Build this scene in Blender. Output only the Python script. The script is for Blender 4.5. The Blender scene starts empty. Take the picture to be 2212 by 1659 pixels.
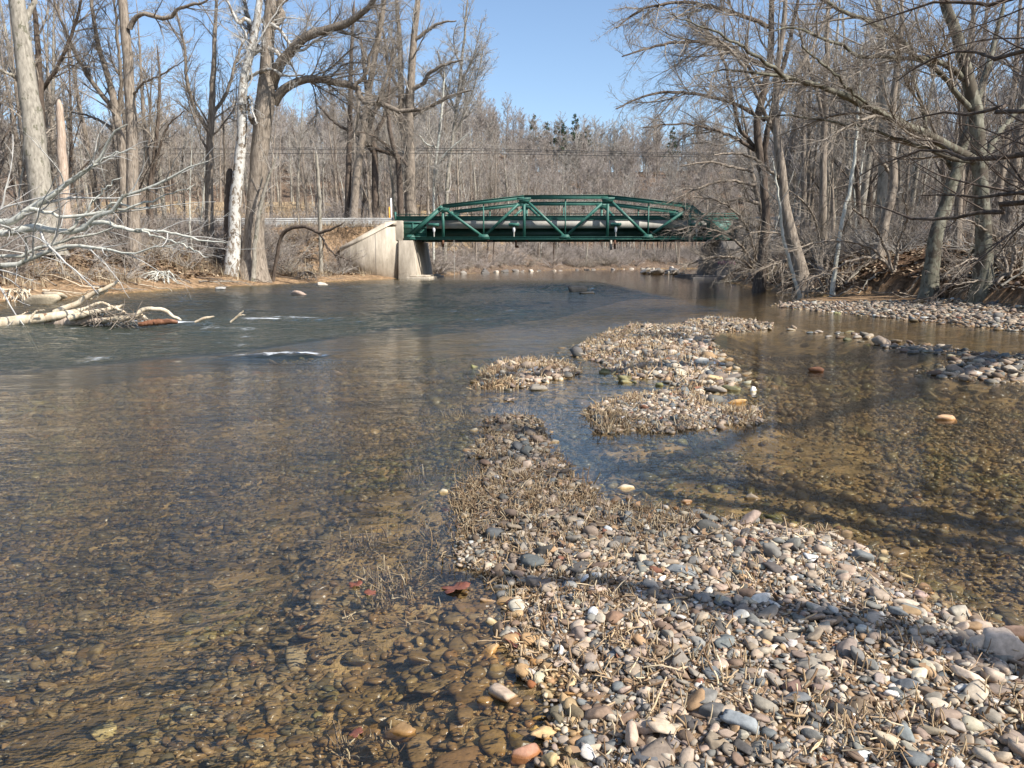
import bpy, math, random
import numpy as np
from mathutils import Vector, Matrix
C = bpy.context.scene
RN = np.random.default_rng(11)
random.seed(5)

# ------------------------------------------------------------ camera, sky, sun, exposure
EYE = 1.6
FPX, CX, CY = 1676.0, 1106.0, 829.5
PITCH = math.atan(264.5 / FPX)
cam = bpy.data.cameras.new('camera')
cam.sensor_width = 36.0
cam.lens = 36.0 * FPX / 2212.0
cam.clip_start = 0.05
cam.clip_end = 3000
co = bpy.data.objects.new('camera', cam)
co.location = (0, 0, EYE)
co.rotation_euler = (math.pi / 2 - PITCH, 0, 0)
C.collection.objects.link(co)
C.camera = co

SUN_EL, SUN_AZ = math.radians(43), math.radians(124)      # azimuth clockwise from +Y
w = bpy.data.worlds.new('World')
C.world = w
w.use_nodes = True
wn = w.node_tree.nodes
sky = wn.new('ShaderNodeTexSky')
sky.sky_type = 'NISHITA'
sky.sun_disc = False
sky.sun_elevation = SUN_EL
sky.sun_rotation = SUN_AZ
sky.altitude = 100
sky.air_density = 1.0
sky.dust_density = 1.0
sky.ozone_density = 2.5
w.node_tree.links.new(sky.outputs[0], wn['Background'].inputs[0])
wn['Background'].inputs[1].default_value = 0.127
sl = bpy.data.lights.new('sun', 'SUN')
sl.energy = 5.0
sl.angle = math.radians(0.5)
sl.color = (1.0, 0.955, 0.885)
so = bpy.data.objects.new('sun', sl)
sd = Vector((math.sin(SUN_AZ) * math.cos(SUN_EL), math.cos(SUN_AZ) * math.cos(SUN_EL), math.sin(SUN_EL)))
so.rotation_euler = sd.to_track_quat('Z', 'Y').to_euler()
so.location = (20, -10, 30)
C.collection.objects.link(so)
C.view_settings.view_transform = 'Standard'
C.view_settings.look = 'None'
C.view_settings.exposure = 0.66
C.view_settings.gamma = 1.0
C.cycles.max_bounces = 6
C.cycles.diffuse_bounces = 2
C.cycles.glossy_bounces = 2
C.cycles.transparent_max_bounces = 12
C.cycles.volume_bounces = 0
C.cycles.caustics_reflective = False
C.cycles.caustics_refractive = False

# ------------------------------------------------------------ geometry of the view, used to place real things
def ray(px, py):
    u = (px - CX) / FPX
    v = (CY - py) / FPX
    c, s = math.cos(PITCH), math.sin(PITCH)
    return (u, c + v * s, -s + v * c)

def at(px, py, Y):
    d = ray(px, py)
    t = Y / d[1]
    return (d[0] * t, Y, EYE + d[2] * t)

def gnd(px, py, z=0.0):
    d = ray(px, py)
    t = (EYE - z) / -d[2]
    return (d[0] * t, d[1] * t)

# ------------------------------------------------------------ helpers
def link(o, parent=None):
    C.collection.objects.link(o)
    if parent is not None:
        o.parent = parent
    return o

def tag(o, label=None, cat=None, group=None, kind=None):
    if label: o['label'] = label
    if cat: o['category'] = cat
    if group: o['group'] = group
    if kind: o['kind'] = kind
    return o

def thing(name, label, cat, loc=(0, 0, 0), group=None):
    o = bpy.data.objects.new(name, None)
    o.empty_display_size = 0.3
    o.location = loc
    link(o)
    return tag(o, label, cat, group)

def mesh(name, verts, faces, m, parent=None, smooth=True, col=None, off=None):
    """faces: list of arrays (n,k) with k 3 or 4"""
    if isinstance(faces, np.ndarray):
        faces = [faces]
    faces = [np.asarray(f, dtype=np.int32) for f in faces if len(f)]
    verts = np.asarray(verts, dtype=np.float32)
    if off is not None:
        verts = verts - np.asarray(off, dtype=np.float32)
    me = bpy.data.meshes.new(name)
    me.vertices.add(len(verts))
    me.vertices.foreach_set('co', verts.ravel())
    loops = np.concatenate([f.ravel() for f in faces])
    tot = np.concatenate([np.full(len(f), f.shape[1], dtype=np.int32) for f in faces])
    start = np.concatenate([[0], np.cumsum(tot)[:-1]]).astype(np.int32)
    me.loops.add(len(loops))
    me.loops.foreach_set('vertex_index', loops)
    me.polygons.add(len(tot))
    me.polygons.foreach_set('loop_start', start)
    me.polygons.foreach_set('loop_total', tot)
    if smooth:
        me.polygons.foreach_set('use_smooth', np.ones(len(tot), dtype=bool))
    me.update(calc_edges=True)
    if col is not None:
        a = me.color_attributes.new('col', 'FLOAT_COLOR', 'POINT')
        c = np.ones((len(verts), 4), dtype=np.float32)
        c[:, :3] = col
        a.data.foreach_set('color', c.ravel())
    me.materials.append(m)
    o = bpy.data.objects.new(name, me)
    return link(o, parent)

def vnoise(x, y, s, seed=0):
    """smooth 2D value noise, -1..1"""
    x = np.asarray(x, float) / s + seed * 17.3
    y = np.asarray(y, float) / s + seed * 9.1
    xi = np.floor(x); yi = np.floor(y)
    fx = x - xi; fy = y - yi
    fx = fx * fx * (3 - 2 * fx); fy = fy * fy * (3 - 2 * fy)
    def h(a, b):
        v = np.sin(a * 127.1 + b * 311.7 + seed * 74.7) * 43758.5453
        return (v - np.floor(v)) * 2 - 1
    return (h(xi, yi) * (1 - fx) + h(xi + 1, yi) * fx) * (1 - fy) + (h(xi, yi + 1) * (1 - fx) + h(xi + 1, yi + 1) * fx) * fy

def sdist(x, y, poly):
    """signed distance to polygon, negative inside"""
    x = np.asarray(x, float); y = np.asarray(y, float)
    d = np.full(x.shape, 1e9); ins = np.zeros(x.shape, bool)
    n = len(poly)
    for i in range(n):
        ax, ay = poly[i]; bx, by = poly[(i + 1) % n]
        ex, ey = bx - ax, by - ay
        L = ex * ex + ey * ey + 1e-12
        t = np.clip(((x - ax) * ex + (y - ay) * ey) / L, 0, 1)
        d = np.minimum(d, (x - ax - t * ex) ** 2 + (y - ay - t * ey) ** 2)
        c = ((ay > y) != (by > y))
        if abs(by - ay) > 1e-9:
            ins ^= c & (x < (bx - ax) * (y - ay) / (by - ay) + ax)
    d = np.sqrt(d)
    return np.where(ins, -d, d)

def sstep(a, b, x):
    t = np.clip((np.asarray(x, float) - a) / (b - a), 0, 1)
    return t * t * (3 - 2 * t)

def srgb(r, g, b):
    f = lambda c: (c / 255 / 12.92) if c / 255 <= 0.04045 else ((c / 255 + 0.055) / 1.055) ** 2.4
    return (f(r), f(g), f(b))

# ------------------------------------------------------------ materials
def nodes(name):
    m = bpy.data.materials.new(name)
    m.use_nodes = True
    nt = m.node_tree
    return m, nt, nt.nodes['Principled BSDF'], nt.links

def ramp(nt, fac, stops):
    r = nt.nodes.new('ShaderNodeValToRGB')
    e = r.color_ramp.elements
    while len(e) < len(stops): e.new(0.5)
    for i, (p, c) in enumerate(stops):
        e[i].position = p
        e[i].color = (*c, 1)
    nt.links.new(fac, r.inputs[0])
    return r

def noise(nt, scale, detail=4, vec=None, rough=0.6):
    n = nt.nodes.new('ShaderNodeTexNoise')
    n.inputs['Scale'].default_value = scale
    n.inputs['Detail'].default_value = detail
    n.inputs['Roughness'].default_value = rough
    if vec is not None: nt.links.new(vec, n.inputs['Vector'])
    return n

def texco(nt, which='Object', scale=None):
    t = nt.nodes.new('ShaderNodeTexCoord')
    if scale is None: return t.outputs[which]
    mp = nt.nodes.new('ShaderNodeMapping')
    mp.inputs['Scale'].default_value = scale
    nt.links.new(t.outputs[which], mp.inputs[0])
    return mp.outputs[0]

def bump(nt, b, h, strength, dist):
    n = nt.nodes.new('ShaderNodeBump')
    n.inputs['Strength'].default_value = strength
    n.inputs['Distance'].default_value = dist
    nt.links.new(h, n.inputs['Height'])
    nt.links.new(n.outputs[0], b.inputs['Normal'])
    return n

def bark(name, c1, c2, c3, stretch=0.25, scale=14, bs=0.8, patch=None, rough=0.9):
    m, nt, b, L = nodes(name)
    v = texco(nt, 'Object', (1, 1, stretch))
    n1 = noise(nt, scale, 5, v)
    r = ramp(nt, n1.outputs[0], [(0.3, c1), (0.52, c2), (0.75, c3)])
    out = r.outputs[0]
    if patch:
        v2 = texco(nt, 'Object', (1, 1, 0.6))
        n2 = noise(nt, patch[0], 3, v2, 0.7)
        r2 = ramp(nt, n2.outputs[0], [(patch[1] - 0.02, (0, 0, 0)), (patch[1] + 0.02, (1, 1, 1))])
        mx = nt.nodes.new('ShaderNodeMix'); mx.data_type = 'RGBA'
        L.new(r2.outputs[0], mx.inputs[0]); L.new(out, mx.inputs[6]); mx.inputs[7].default_value = (*patch[2], 1)
        out = mx.outputs[2]
    L.new(out, b.inputs['Base Color'])
    b.inputs['Roughness'].default_value = rough
    b.inputs['Specular IOR Level'].default_value = 0.2
    bump(nt, b, n1.outputs[0], bs, 0.04)
    return m

M = {}
M['bark_brown'] = bark('bark_brown', (.10, .08, .06), (.25, .205, .16), (.40, .34, .27), 0.18, 12)
M['bark_grey'] = bark('bark_grey', (.17, .15, .12), (.30, .27, .22), (.42, .38, .31), 0.3, 8, 0.5, (3.0, 0.60, (.15, .14, .10)))
M['bark_dark'] = bark('bark_dark', (.05, .04, .03), (.12, .09, .07), (.20, .16, .12), 0.2, 12)
M['bark_green'] = bark('bark_green', (.08, .078, .055), (.165, .155, .115), (.28, .265, .21), 0.4, 7, 0.5, (2.2, 0.53, (.09, .075, .055)))
M['bark_white'] = bark('bark_white', (.36, .34, .30), (.52, .50, .455), (.62, .60, .56), 0.5, 6, 0.3, (3.2, 0.53, (.20, .16, .12)), 0.8)
M['bark_pale'] = bark('bark_pale', (.36, .35, .29), (.52, .51, .44), (.62, .61, .54), 0.5, 9, 0.3, (3.5, 0.63, (.22, .21, .16)), 0.8)
M['bark_dead'] = bark('bark_dead', (.30, .22, .16), (.45, .35, .27), (.60, .50, .40), 0.1, 16)
M['twig_brown'] = bark('twig_brown', (.16, .13, .105), (.27, .23, .185), (.38, .33, .27), 1, 2.0, 0)
M['twig_grey'] = bark('twig_grey', (.24, .215, .185), (.38, .345, .30), (.48, .44, .39), 1, 2.0, 0)
M['twig_mauve'] = bark('twig_mauve', (.22, .185, .16), (.34, .295, .26), (.44, .39, .345), 1, 0.5, 0)
M['twig_dark'] = bark('twig_dark', (.06, .045, .035), (.12, .09, .07), (.18, .14, .11), 1, 2.0, 0)
M['twig_white'] = bark('twig_white', (.34, .32, .29), (.48, .46, .42), (.58, .56, .52), 1, 2.0, 0)
M['driftwood'] = bark('driftwood', (.42, .32, .21), (.60, .50, .36), (.72, .63, .49), 0.3, 10, 0.5, (4.0, 0.66, (.25, .15, .09)), 0.8)
M['wet_wood'] = bark('wet_wood', (.13, .06, .035), (.24, .11, .06), (.31, .17, .10), 0.5, 10, 0.4, None, 0.35)

def m_col(name, rough=0.85, nscale=30, amp=0.35, bs=0.4, bd=0.01, wet=False):
    """material whose albedo is the mesh's 'col' attribute with small noise; wet: glossier and richer under the waterline"""
    m, nt, b, L = nodes(name)
    a = nt.nodes.new('ShaderNodeAttribute'); a.attribute_name = 'col'
    v = texco(nt, 'Object')
    n = noise(nt, nscale, 5, v, 0.65)
    mr = nt.nodes.new('ShaderNodeMapRange')
    mr.inputs[1].default_value = 0.25; mr.inputs[2].default_value = 0.75
    mr.inputs[3].default_value = 1 - amp; mr.inputs[4].default_value = 1 + amp
    L.new(n.outputs[0], mr.inputs[0])
    mul = nt.nodes.new('ShaderNodeMix'); mul.data_type = 'RGBA'; mul.blend_type = 'MULTIPLY'
    mul.inputs[0].default_value = 1
    L.new(a.outputs[0], mul.inputs[6]); L.new(mr.outputs[0], mul.inputs[7])
    out = mul.outputs[2]
    b.inputs['Roughness'].default_value = rough
    b.inputs['Specular IOR Level'].default_value = 0.25
    if wet:
        g = nt.nodes.new('ShaderNodeNewGeometry')
        sp = nt.nodes.new('ShaderNodeSeparateXYZ')
        L.new(g.outputs['Position'], sp.inputs[0])
        mz = nt.nodes.new('ShaderNodeMapRange')
        mz.inputs[1].default_value = 0.006; mz.inputs[2].default_value = 0.016
        mz.inputs[3].default_value = 1; mz.inputs[4].default_value = 0
        L.new(sp.outputs[2], mz.inputs[0])
        w2 = nt.nodes.new('ShaderNodeMix'); w2.data_type = 'RGBA'; w2.blend_type = 'MULTIPLY'
        L.new(mz.outputs[0], w2.inputs[0]); L.new(out, w2.inputs[6]); w2.inputs[7].default_value = (0.84, 0.70, 0.48, 1)
        out = w2.outputs[2]
        mr2 = nt.nodes.new('ShaderNodeMapRange')
        mr2.inputs[3].default_value = rough; mr2.inputs[4].default_value = 0.22
        L.new(mz.outputs[0], mr2.inputs[0]); L.new(mr2.outputs[0], b.inputs['Roughness'])
    L.new(out, b.inputs['Base Color'])
    bump(nt, b, n.outputs[0], bs, bd)
    return m
M['stone'] = m_col('stone', 0.82, 45, 0.30, 0.5, 0.004, wet=True)
M['boulder'] = m_col('boulder', 0.8, 12, 0.35, 0.7, 0.03, wet=True)
M['stem'] = m_col('stem', 0.8, 60, 0.25, 0.0, 0.001)
M['grass'] = m_col('grass', 0.85, 5, 0.2, 0.0, 0.001)
M['ball'] = m_col('ball', 0.35, 8, 0.06, 0.0, 0.001)

# ground: albedo from 'col', leaf litter and pebble detail
def m_ground():
    m, nt, b, L = nodes('ground')
    a = nt.nodes.new('ShaderNodeAttribute'); a.attribute_name = 'col'
    v = texco(nt, 'Object')
    n1 = noise(nt, 1.3, 8, v, 0.7)
    vo = nt.nodes.new('ShaderNodeTexVoronoi'); vo.inputs['Scale'].default_value = 9
    L.new(v, vo.inputs['Vector'])
    vo2 = nt.nodes.new('ShaderNodeTexVoronoi'); vo2.inputs['Scale'].default_value = 3.3
    L.new(v, vo2.inputs['Vector'])
    sep = nt.nodes.new('ShaderNodeSeparateColor'); L.new(vo.outputs['Color'], sep.inputs[0])
    sep2 = nt.nodes.new('ShaderNodeSeparateColor'); L.new(vo2.outputs['Color'], sep2.inputs[0])
    def mrange(o, lo, hi, a0=0.0, a1=1.0):
        r = nt.nodes.new('ShaderNodeMapRange')
        r.inputs[1].default_value = a0; r.inputs[2].default_value = a1
        r.inputs[3].default_value = lo; r.inputs[4].default_value = hi
        L.new(o, r.inputs[0]); return r.outputs[0]
    def mulf(x, y):
        q = nt.nodes.new('ShaderNodeMath'); q.operation = 'MULTIPLY'
        L.new(x, q.inputs[0]); L.new(y, q.inputs[1]); return q.outputs[0]
    f = mulf(mulf(mrange(n1.outputs[0], 0.5, 1.5, 0.25, 0.75), mrange(sep.outputs[0], 0.55, 1.45)), mrange(sep2.outputs[0], 0.75, 1.25))
    mul = nt.nodes.new('ShaderNodeMix'); mul.data_type = 'RGBA'; mul.blend_type = 'MULTIPLY'; mul.inputs[0].default_value = 1
    L.new(a.outputs[0], mul.inputs[6]); L.new(f, mul.inputs[7])
    # hue change per pebble or leaf
    mx = nt.nodes.new('ShaderNodeMix'); mx.data_type = 'RGBA'; mx.blend_type = 'MULTIPLY'; mx.inputs[0].default_value = 0.6
    r = ramp(nt, sep.outputs[1], [(0.0, (.9, .75, .55)), (0.5, (1, .95, .9)), (1.0, (1.0, .85, .7))])
    L.new(mul.outputs[2], mx.inputs[6]); L.new(r.outputs[0], mx.inputs[7])
    L.new(mx.outputs[2], b.inputs['Base Color'])
    b.inputs['Roughness'].default_value = 0.95
    b.inputs['Specular IOR Level'].default_value = 0.1
    bump(nt, b, f, 0.9, 0.05)
    return m
M['ground'] = m_ground()

def m_water():
    m = bpy.data.materials.new('water'); m.use_nodes = True
    nt = m.node_tree; L = nt.links
    nt.nodes.remove(nt.nodes['Principled BSDF'])
    out = nt.nodes['Material Output']
    a = nt.nodes.new('ShaderNodeAttribute'); a.attribute_name = 'col'      # R choppiness, G foam, B murk
    sp = nt.nodes.new('ShaderNodeSeparateColor'); L.new(a.outputs[0], sp.inputs[0])
    v = texco(nt, 'Object', (.75, 1.5, 1))
    n1 = noise(nt, 6, 4, v, 0.6)
    n2 = noise(nt, 1.6, 5, v, 0.6)
    n3 = noise(nt, 26, 2, v, 0.5)
    def math_(op, x, y):
        q = nt.nodes.new('ShaderNodeMath'); q.operation = op
        for i, s in enumerate((x, y)):
            if isinstance(s, (int, float)): q.inputs[i].default_value = s
            else: L.new(s, q.inputs[i])
        return q.outputs[0]
    h = math_('ADD', math_('MULTIPLY', n1.outputs[0], 0.030), math_('MULTIPLY', n2.outputs[0], 0.09))
    h = math_('ADD', h, math_('MULTIPLY', n3.outputs[0], 0.0055))
    h = math_('MULTIPLY', h, sp.outputs[0])
    bp = nt.nodes.new('ShaderNodeBump'); bp.inputs['Strength'].default_value = 1; bp.inputs['Distance'].default_value = 1
    L.new(h, bp.inputs['Height'])
    fr = nt.nodes.new('ShaderNodeFresnel'); fr.inputs[0].default_value = 1.33; L.new(bp.outputs[0], fr.inputs['Normal'])
    gl = nt.nodes.new('ShaderNodeBsdfGlossy'); gl.inputs['Roughness'].default_value = 0.04; L.new(bp.outputs[0], gl.inputs['Normal'])
    gl.inputs['Color'].default_value = (1, 1, 1, 1)
    tr = nt.nodes.new('ShaderNodeBsdfTransparent'); tr.inputs[0].default_value = (.97, .98, .96, 1)
    df = nt.nodes.new('ShaderNodeBsdfDiffuse'); df.inputs[0].default_value = (.07, .085, .065, 1)
    mk = nt.nodes.new('ShaderNodeMixShader'); L.new(sp.outputs[2], mk.inputs[0]); L.new(tr.outputs[0], mk.inputs[1]); L.new(df.outputs[0], mk.inputs[2])
    mx = nt.nodes.new('ShaderNodeMixShader'); L.new(fr.outputs[0], mx.inputs[0]); L.new(mk.outputs[0], mx.inputs[1]); L.new(gl.outputs[0], mx.inputs[2])
    # foam: broken by noise
    fv = texco(nt, 'Object', (1.6, 1.5, 1))
    fn = noise(nt, 3.6, 8, fv, 0.8)
    ff = math_('ADD', math_('MULTIPLY', sp.outputs[1], 1.15), math_('MULTIPLY', fn.outputs[0], 1.0))
    fm = nt.nodes.new('ShaderNodeMapRange'); fm.inputs[1].default_value = 0.95; fm.inputs[2].default_value = 1.45; L.new(ff, fm.inputs[0])
    fd = nt.nodes.new('ShaderNodeBsdfDiffuse'); fd.inputs[0].default_value = (.75, .78, .8, 1)
    L.new(bp.outputs[0], fd.inputs['Normal'])
    fx = nt.nodes.new('ShaderNodeMixShader'); L.new(fm.outputs[0], fx.inputs[0]); L.new(mx.outputs[0], fx.inputs[1]); L.new(fd.outputs[0], fx.inputs[2])
    L.new(fx.outputs[0], out.inputs['Surface'])
    va = nt.nodes.new('ShaderNodeVolumeAbsorption')
    va.inputs['Color'].default_value = (.74, .70, .50, 1)
    va.inputs['Density'].default_value = 0.48
    L.new(va.outputs[0], out.inputs['Volume'])
    return m
M['water'] = m_water()

def m_simple(name, c1, c2, scale, rough, bs=0.3, bd=0.01, metal=0, stretch=(1, 1, 1), c3=None, p3=0.7):
    m, nt, b, L = nodes(name)
    v = texco(nt, 'Object', stretch)
    n = noise(nt, scale, 6, v, 0.65)
    st = [(0.3, c1), (0.65, c2)] + ([(p3, c3)] if c3 else [])
    r = ramp(nt, n.outputs[0], st)
    L.new(r.outputs[0], b.inputs['Base Color'])
    b.inputs['Roughness'].default_value = rough
    b.inputs['Metallic'].default_value = metal
    bump(nt, b, n.outputs[0], bs, bd)
    return m
M['green_paint'] = m_simple('green_paint', (.022, .105, .08), (.040, .15, .115), 3.5, 0.55, 0.2, 0.008, 0, (1, 1, .4), (.085, .12, .085), 0.74)
M['green_dark'] = m_simple('green_dark', (.010, .045, .034), (.016, .06, .045), 2, 0.5, 0.1, 0.005)
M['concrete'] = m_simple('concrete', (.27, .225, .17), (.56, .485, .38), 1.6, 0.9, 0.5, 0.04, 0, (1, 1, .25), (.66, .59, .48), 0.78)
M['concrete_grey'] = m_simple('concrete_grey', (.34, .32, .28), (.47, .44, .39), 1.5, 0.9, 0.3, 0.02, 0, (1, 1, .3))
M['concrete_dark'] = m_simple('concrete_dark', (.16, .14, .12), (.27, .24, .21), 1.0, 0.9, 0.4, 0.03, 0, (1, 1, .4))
M['graffiti'] = m_simple('graffiti', (.22, .09, .14), (.30, .14, .19), 3, 0.7)
M['galvanised'] = m_simple('galvanised', (.28, .28, .27), (.40, .40, .39), 3, 0.6, 0.1, 0.01, 0.2)
M['rust'] = m_simple('rust', (.08, .035, .02), (.16, .07, .035), 4, 0.8, 0.4, 0.01)
M['wire'] = m_simple('wire', (.02, .02, .02), (.03, .03, .03), 4, 0.6)
M['white_paint'] = m_simple('white_paint', (.70, .70, .68), (.80, .80, .78), 4, 0.5)
M['orange_paint'] = m_simple('orange_paint', (.75, .30, .02), (.80, .36, .03), 4, 0.5)
M['wood_post'] = m_simple('wood_post', (.16, .13, .10), (.28, .23, .18), 5, 0.9, 0.5, 0.02, 0, (1, 1, .1))
M['asphalt'] = m_simple('asphalt', (.045, .045, .047), (.065, .064, .062), 6, 0.9, 0.5, 0.01)
M['needles'] = m_simple('needles', (.018, .040, .016), (.045, .075, .03), 1.2, 0.8, 0.2)
M['dead_leaf'] = m_simple('dead_leaf', (.11, .035, .022), (.22, .08, .045), 25, 0.45, 0.4, 0.004)

# ------------------------------------------------------------ plan of the river
def G(pts): return [gnd(*p) for p in pts]
LEFT = [(-17.5, -70), (-17.5, 2), (-17.0, 12)] + G([(-330, 722), (-150, 680), (0, 652), (131, 648), (197, 634), (278, 633), (393, 624), (557, 616), (725, 608), (865, 601), (935, 598), (1000, 591), (1100, 586.5), (1250, 582.5), (1400, 580.5)]) + [(62, 185), (140, 215)]
RIGHT = [(140, 165), (62, 140), (34, 112)] + [(21.5, 90), (20.2, 75)] + G([(1562, 606), (1600, 615), (1650, 626), (1745, 638), (1900, 648), (2060, 664), (2212, 688), (2450, 740)]) + [(13.2, 3), (14, -15), (16, -70)]
RIVER = LEFT + RIGHT
BAR_MAIN = G([(1210, 1659), (1222, 1600), (1190, 1530), (1150, 1480), (1130, 1440), (1080, 1380), (1060, 1320), (1090, 1270), (1020, 1240), (965, 1225), (990, 1190), (1000, 1120), (980, 1080), (1010, 1040), (1040, 980), (1040, 930), (1060, 905), (1120, 900), (1170, 920), (1185, 960), (1220, 990), (1230, 1030), (1290, 1075), (1350, 1095), (1450, 1108), (1530, 1118), (1640, 1135), (1770, 1150), (1840, 1190), (1900, 1230), (2000, 1270), (2060, 1310), (2130, 1360), (2212, 1405), (2500, 1560)]) + [(3.4, 1.2), (3.2, -1.5), (1.5, -3.5), (-0.4, -2.0), (0.0, 0.5), (0.12, 1.6)]
BAR_B = G([(1270, 885), (1300, 875), (1360, 853), (1480, 848), (1530, 862), (1560, 885), (1635, 893), (1630, 915), (1530, 922), (1430, 937), (1360, 925), (1300, 942), (1282, 915)])
BAR_C = G([(1256, 768), (1262, 745), (1320, 717), (1370, 704), (1470, 706), (1500, 690), (1560, 685), (1660, 700), (1660, 711), (1600, 716), (1540, 716), (1530, 740), (1545, 772), (1560, 800), (1580, 822), (1525, 847), (1480, 842), (1440, 818), (1380, 817), (1330, 800), (1300, 782)])
BAR_D = G([(1030, 838), (1045, 812), (1080, 787), (1140, 777), (1200, 787), (1247, 797), (1240, 809), (1180, 820), (1150, 840), (1100, 840)])
BAR_R = G([(1688, 655), (1740, 643), (1900, 643), (2060, 655), (2212, 675), (2600, 740), (2600, 790), (2300, 728), (2212, 717), (2100, 706), (1950, 690), (1850, 680), (1770, 672), (1690, 664)])
BAR_S = G([(2030, 815), (2060, 790), (2110, 770), (2212, 768), (2350, 790), (2330, 850), (2212, 822), (2120, 826)])
BAR_T = G([(1690, 705), (1850, 722), (2000, 745), (2150, 765), (2130, 775), (1980, 762), (1840, 735), (1700, 715)])
SHOAL = G([(770, 1290), (740, 1150), (830, 1050), (930, 1030), (1000, 1000), (1000, 1250), (900, 1290)])
BARS = [(BAR_MAIN, 0.085, 0.55), (BAR_B, 0.028, 0.35), (BAR_C, 0.055, 0.8), (BAR_D, 0.022, 0.4), (BAR_R, 0.06, 0.9), (BAR_S, -0.02, 0.6), (BAR_T, -0.02, 0.4), (SHOAL, -0.10, 0.3)]
# bridge frame: origin at the near lower left node
TH = math.radians(2.6)
BO = np.array(at(879, 517, 75.5))
BU = np.array([math.cos(TH), -math.sin(TH), 0.0])
BW = np.array([math.sin(TH), math.cos(TH), 0.0])
def bl(u, w_, z): return tuple(BO[:2] * 1.0 + BU[:2] * u + BW[:2] * w_) + (z,)
SPAN = 30.3
ROADZ = 5.05

def terrain(x, y, detail=True):
    x = np.asarray(x, float); y = np.asarray(y, float)
    d = sdist(x, y, RIVER)
    jag = vnoise(x, y, 2.3, 1) * 0.25 + vnoise(x, y, 0.8, 2) * 0.12
    dl = d + jag * np.clip(np.abs(y) / 30, 0.2, 1)
    left = np.interp(dl, [0, .4, 2.0, 4.0, 6.5, 10, 20], [0, .08, .38, .75, 2.2, 2.9, 3.2])
    right = np.interp(dl, [0, .5, 1.6, 3.0, 5.5, 9, 20], [0, .35, 1.05, 1.75, 2.3, 2.6, 2.7])
    side = sstep(-2, 2, x - np.where(y > 80, (y - 80) * 0.8 + 10, 3))
    land = left * (1 - side) + right * side
    far = sstep(85, 110, y)
    lf = np.interp(dl, [0, 1, 4, 10, 20], [0, .2, .9, 2.2, 2.8])
    land = land * (1 - far) + lf * far
    rough_ = vnoise(x, y, 4, 3) * 0.28 + vnoise(x, y, 1.3, 4) * 0.14 + vnoise(x, y, 0.5, 5) * 0.05
    land = land + rough_ * sstep(1.0, 5, dl)
    # road bank running on from both bridge ends
    rx, ry = x - BO[0], y - BO[1]
    u = rx * BU[0] + ry * BU[1]; ww = rx * BW[0] + ry * BW[1] - 4.2
    emb = ROADZ - 0.15 - np.clip(np.abs(ww) - 5.5, 0, 100) / 1.5
    emb = np.where((u < -0.8) | (u > SPAN + 0.8), emb, -9)
    emb = emb - np.clip(-(0.8 - np.abs(u - SPAN / 2) + SPAN / 2), -9, 0) * 0
    w0_ = ww + 4.2
    cutl = (w0_ < 1.1 - .42 * np.clip(-u - .6, 0, 6.2)) & (u > -7.2) & (u < 3)
    emb = np.where(cutl, -9, emb)
    land = np.where(cutl & (u > -7.2), np.minimum(land, .35 + .22 * np.clip(-u, 0, 9) + .05 * rough_), land)
    cutr = (w0_ < 1.1 - .42 * np.clip(u - SPAN - .6, 0, 6.2)) & (u < SPAN + 7.2) & (u > SPAN - 3)
    emb = np.where(cutr, -9, emb)
    land = np.maximum(land, emb)
    # field rising behind the road on the left, wooded hill behind the bridge
    fld = np.clip((y - 88) * 0.15, 0, 10.5) * sstep(12, -16, x) * sstep(86, 96, y)
    hill = sstep(205, 315, y + 0.15 * np.abs(x - 20)) * 33 * (0.55 + 0.45 * sstep(-160, -10, x)) * (1 - 0.35 * sstep(60, 240, x))
    land = land + fld * sstep(0, 20, dl) + hill
    # river bed
    bed = -np.interp(-d, [0, 1, 4, 9], [0, .13, .24, .30])
    yed = np.interp(x, [-9, -7, -4.9, -2.4, 1.6, 6], [10.2, 10.9, 13.4, 19.5, 27, 40])
    chan = sstep(-.5, 3.5, y - yed) * (1 - sstep(60, 90, y))
    bed = bed - 0.60 * chan * sstep(0, 4, -d)
    near = (1 - sstep(6, 15, y))
    bed = bed * (1 - near) + near * (-0.18 - 0.22 * sstep(0.2, -3.5, x) - 0.02 * sstep(1, 4, x)) * sstep(0, 3, -d)
    bed = bed + (vnoise(x, y, 0.9, 6) * 0.025 + vnoise(x, y, 3, 7) * 0.03) * sstep(0, 1, -d)
    for poly, h, wd in BARS:
        if poly is SHOAL and False: continue
        s = sdist(x, y, poly) + vnoise(x, y, 0.45, 8) * 0.10 + vnoise(x, y, 0.17, 14) * 0.04
        top = (h * sstep(0, -wd, s) if h > 0 else h) * (1 - .5 * sstep(3.7, 4.8, y) * (poly is BAR_MAIN)) + (0.004 if h > 0.01 else 0) + vnoise(x, y, 0.5, 9) * 0.18 * h
        skirt = -0.02 - 0.30 * sstep(0, wd * 1.9, s)
        bh = np.where(s < 0, top, np.minimum(skirt, h))
        bed = np.maximum(bed, np.where(s < wd * 1.9, bh, -9))
    inside = d < 0
    z = np.where(inside, bed, land)
    br = sdist(x, y, BAR_R)
    z = np.where((~inside) & (br < 0), np.minimum(z, np.maximum(0.10, 0)+ 0.15 * sstep(0, 2, d)), z)
    return z

def grid_axes():
    ys = np.concatenate([-np.geomspace(60, 0.6, 26), np.arange(-0.4, 1.2, 0.2), 1.2 * (1.0116 ** np.arange(0, 470))])
    ys = ys[ys < 300]
    ys = np.concatenate([ys, np.geomspace(305, 1500, 40)])
    t = np.linspace(-1, 1, 471)
    xs = np.sinh(t * 7.2) / np.sinh(7.2) * 900
    # blend to avoid too fine centre
    xs = np.sign(t) * (np.abs(xs) + np.abs(t) * 12)
    return xs, ys

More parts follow.
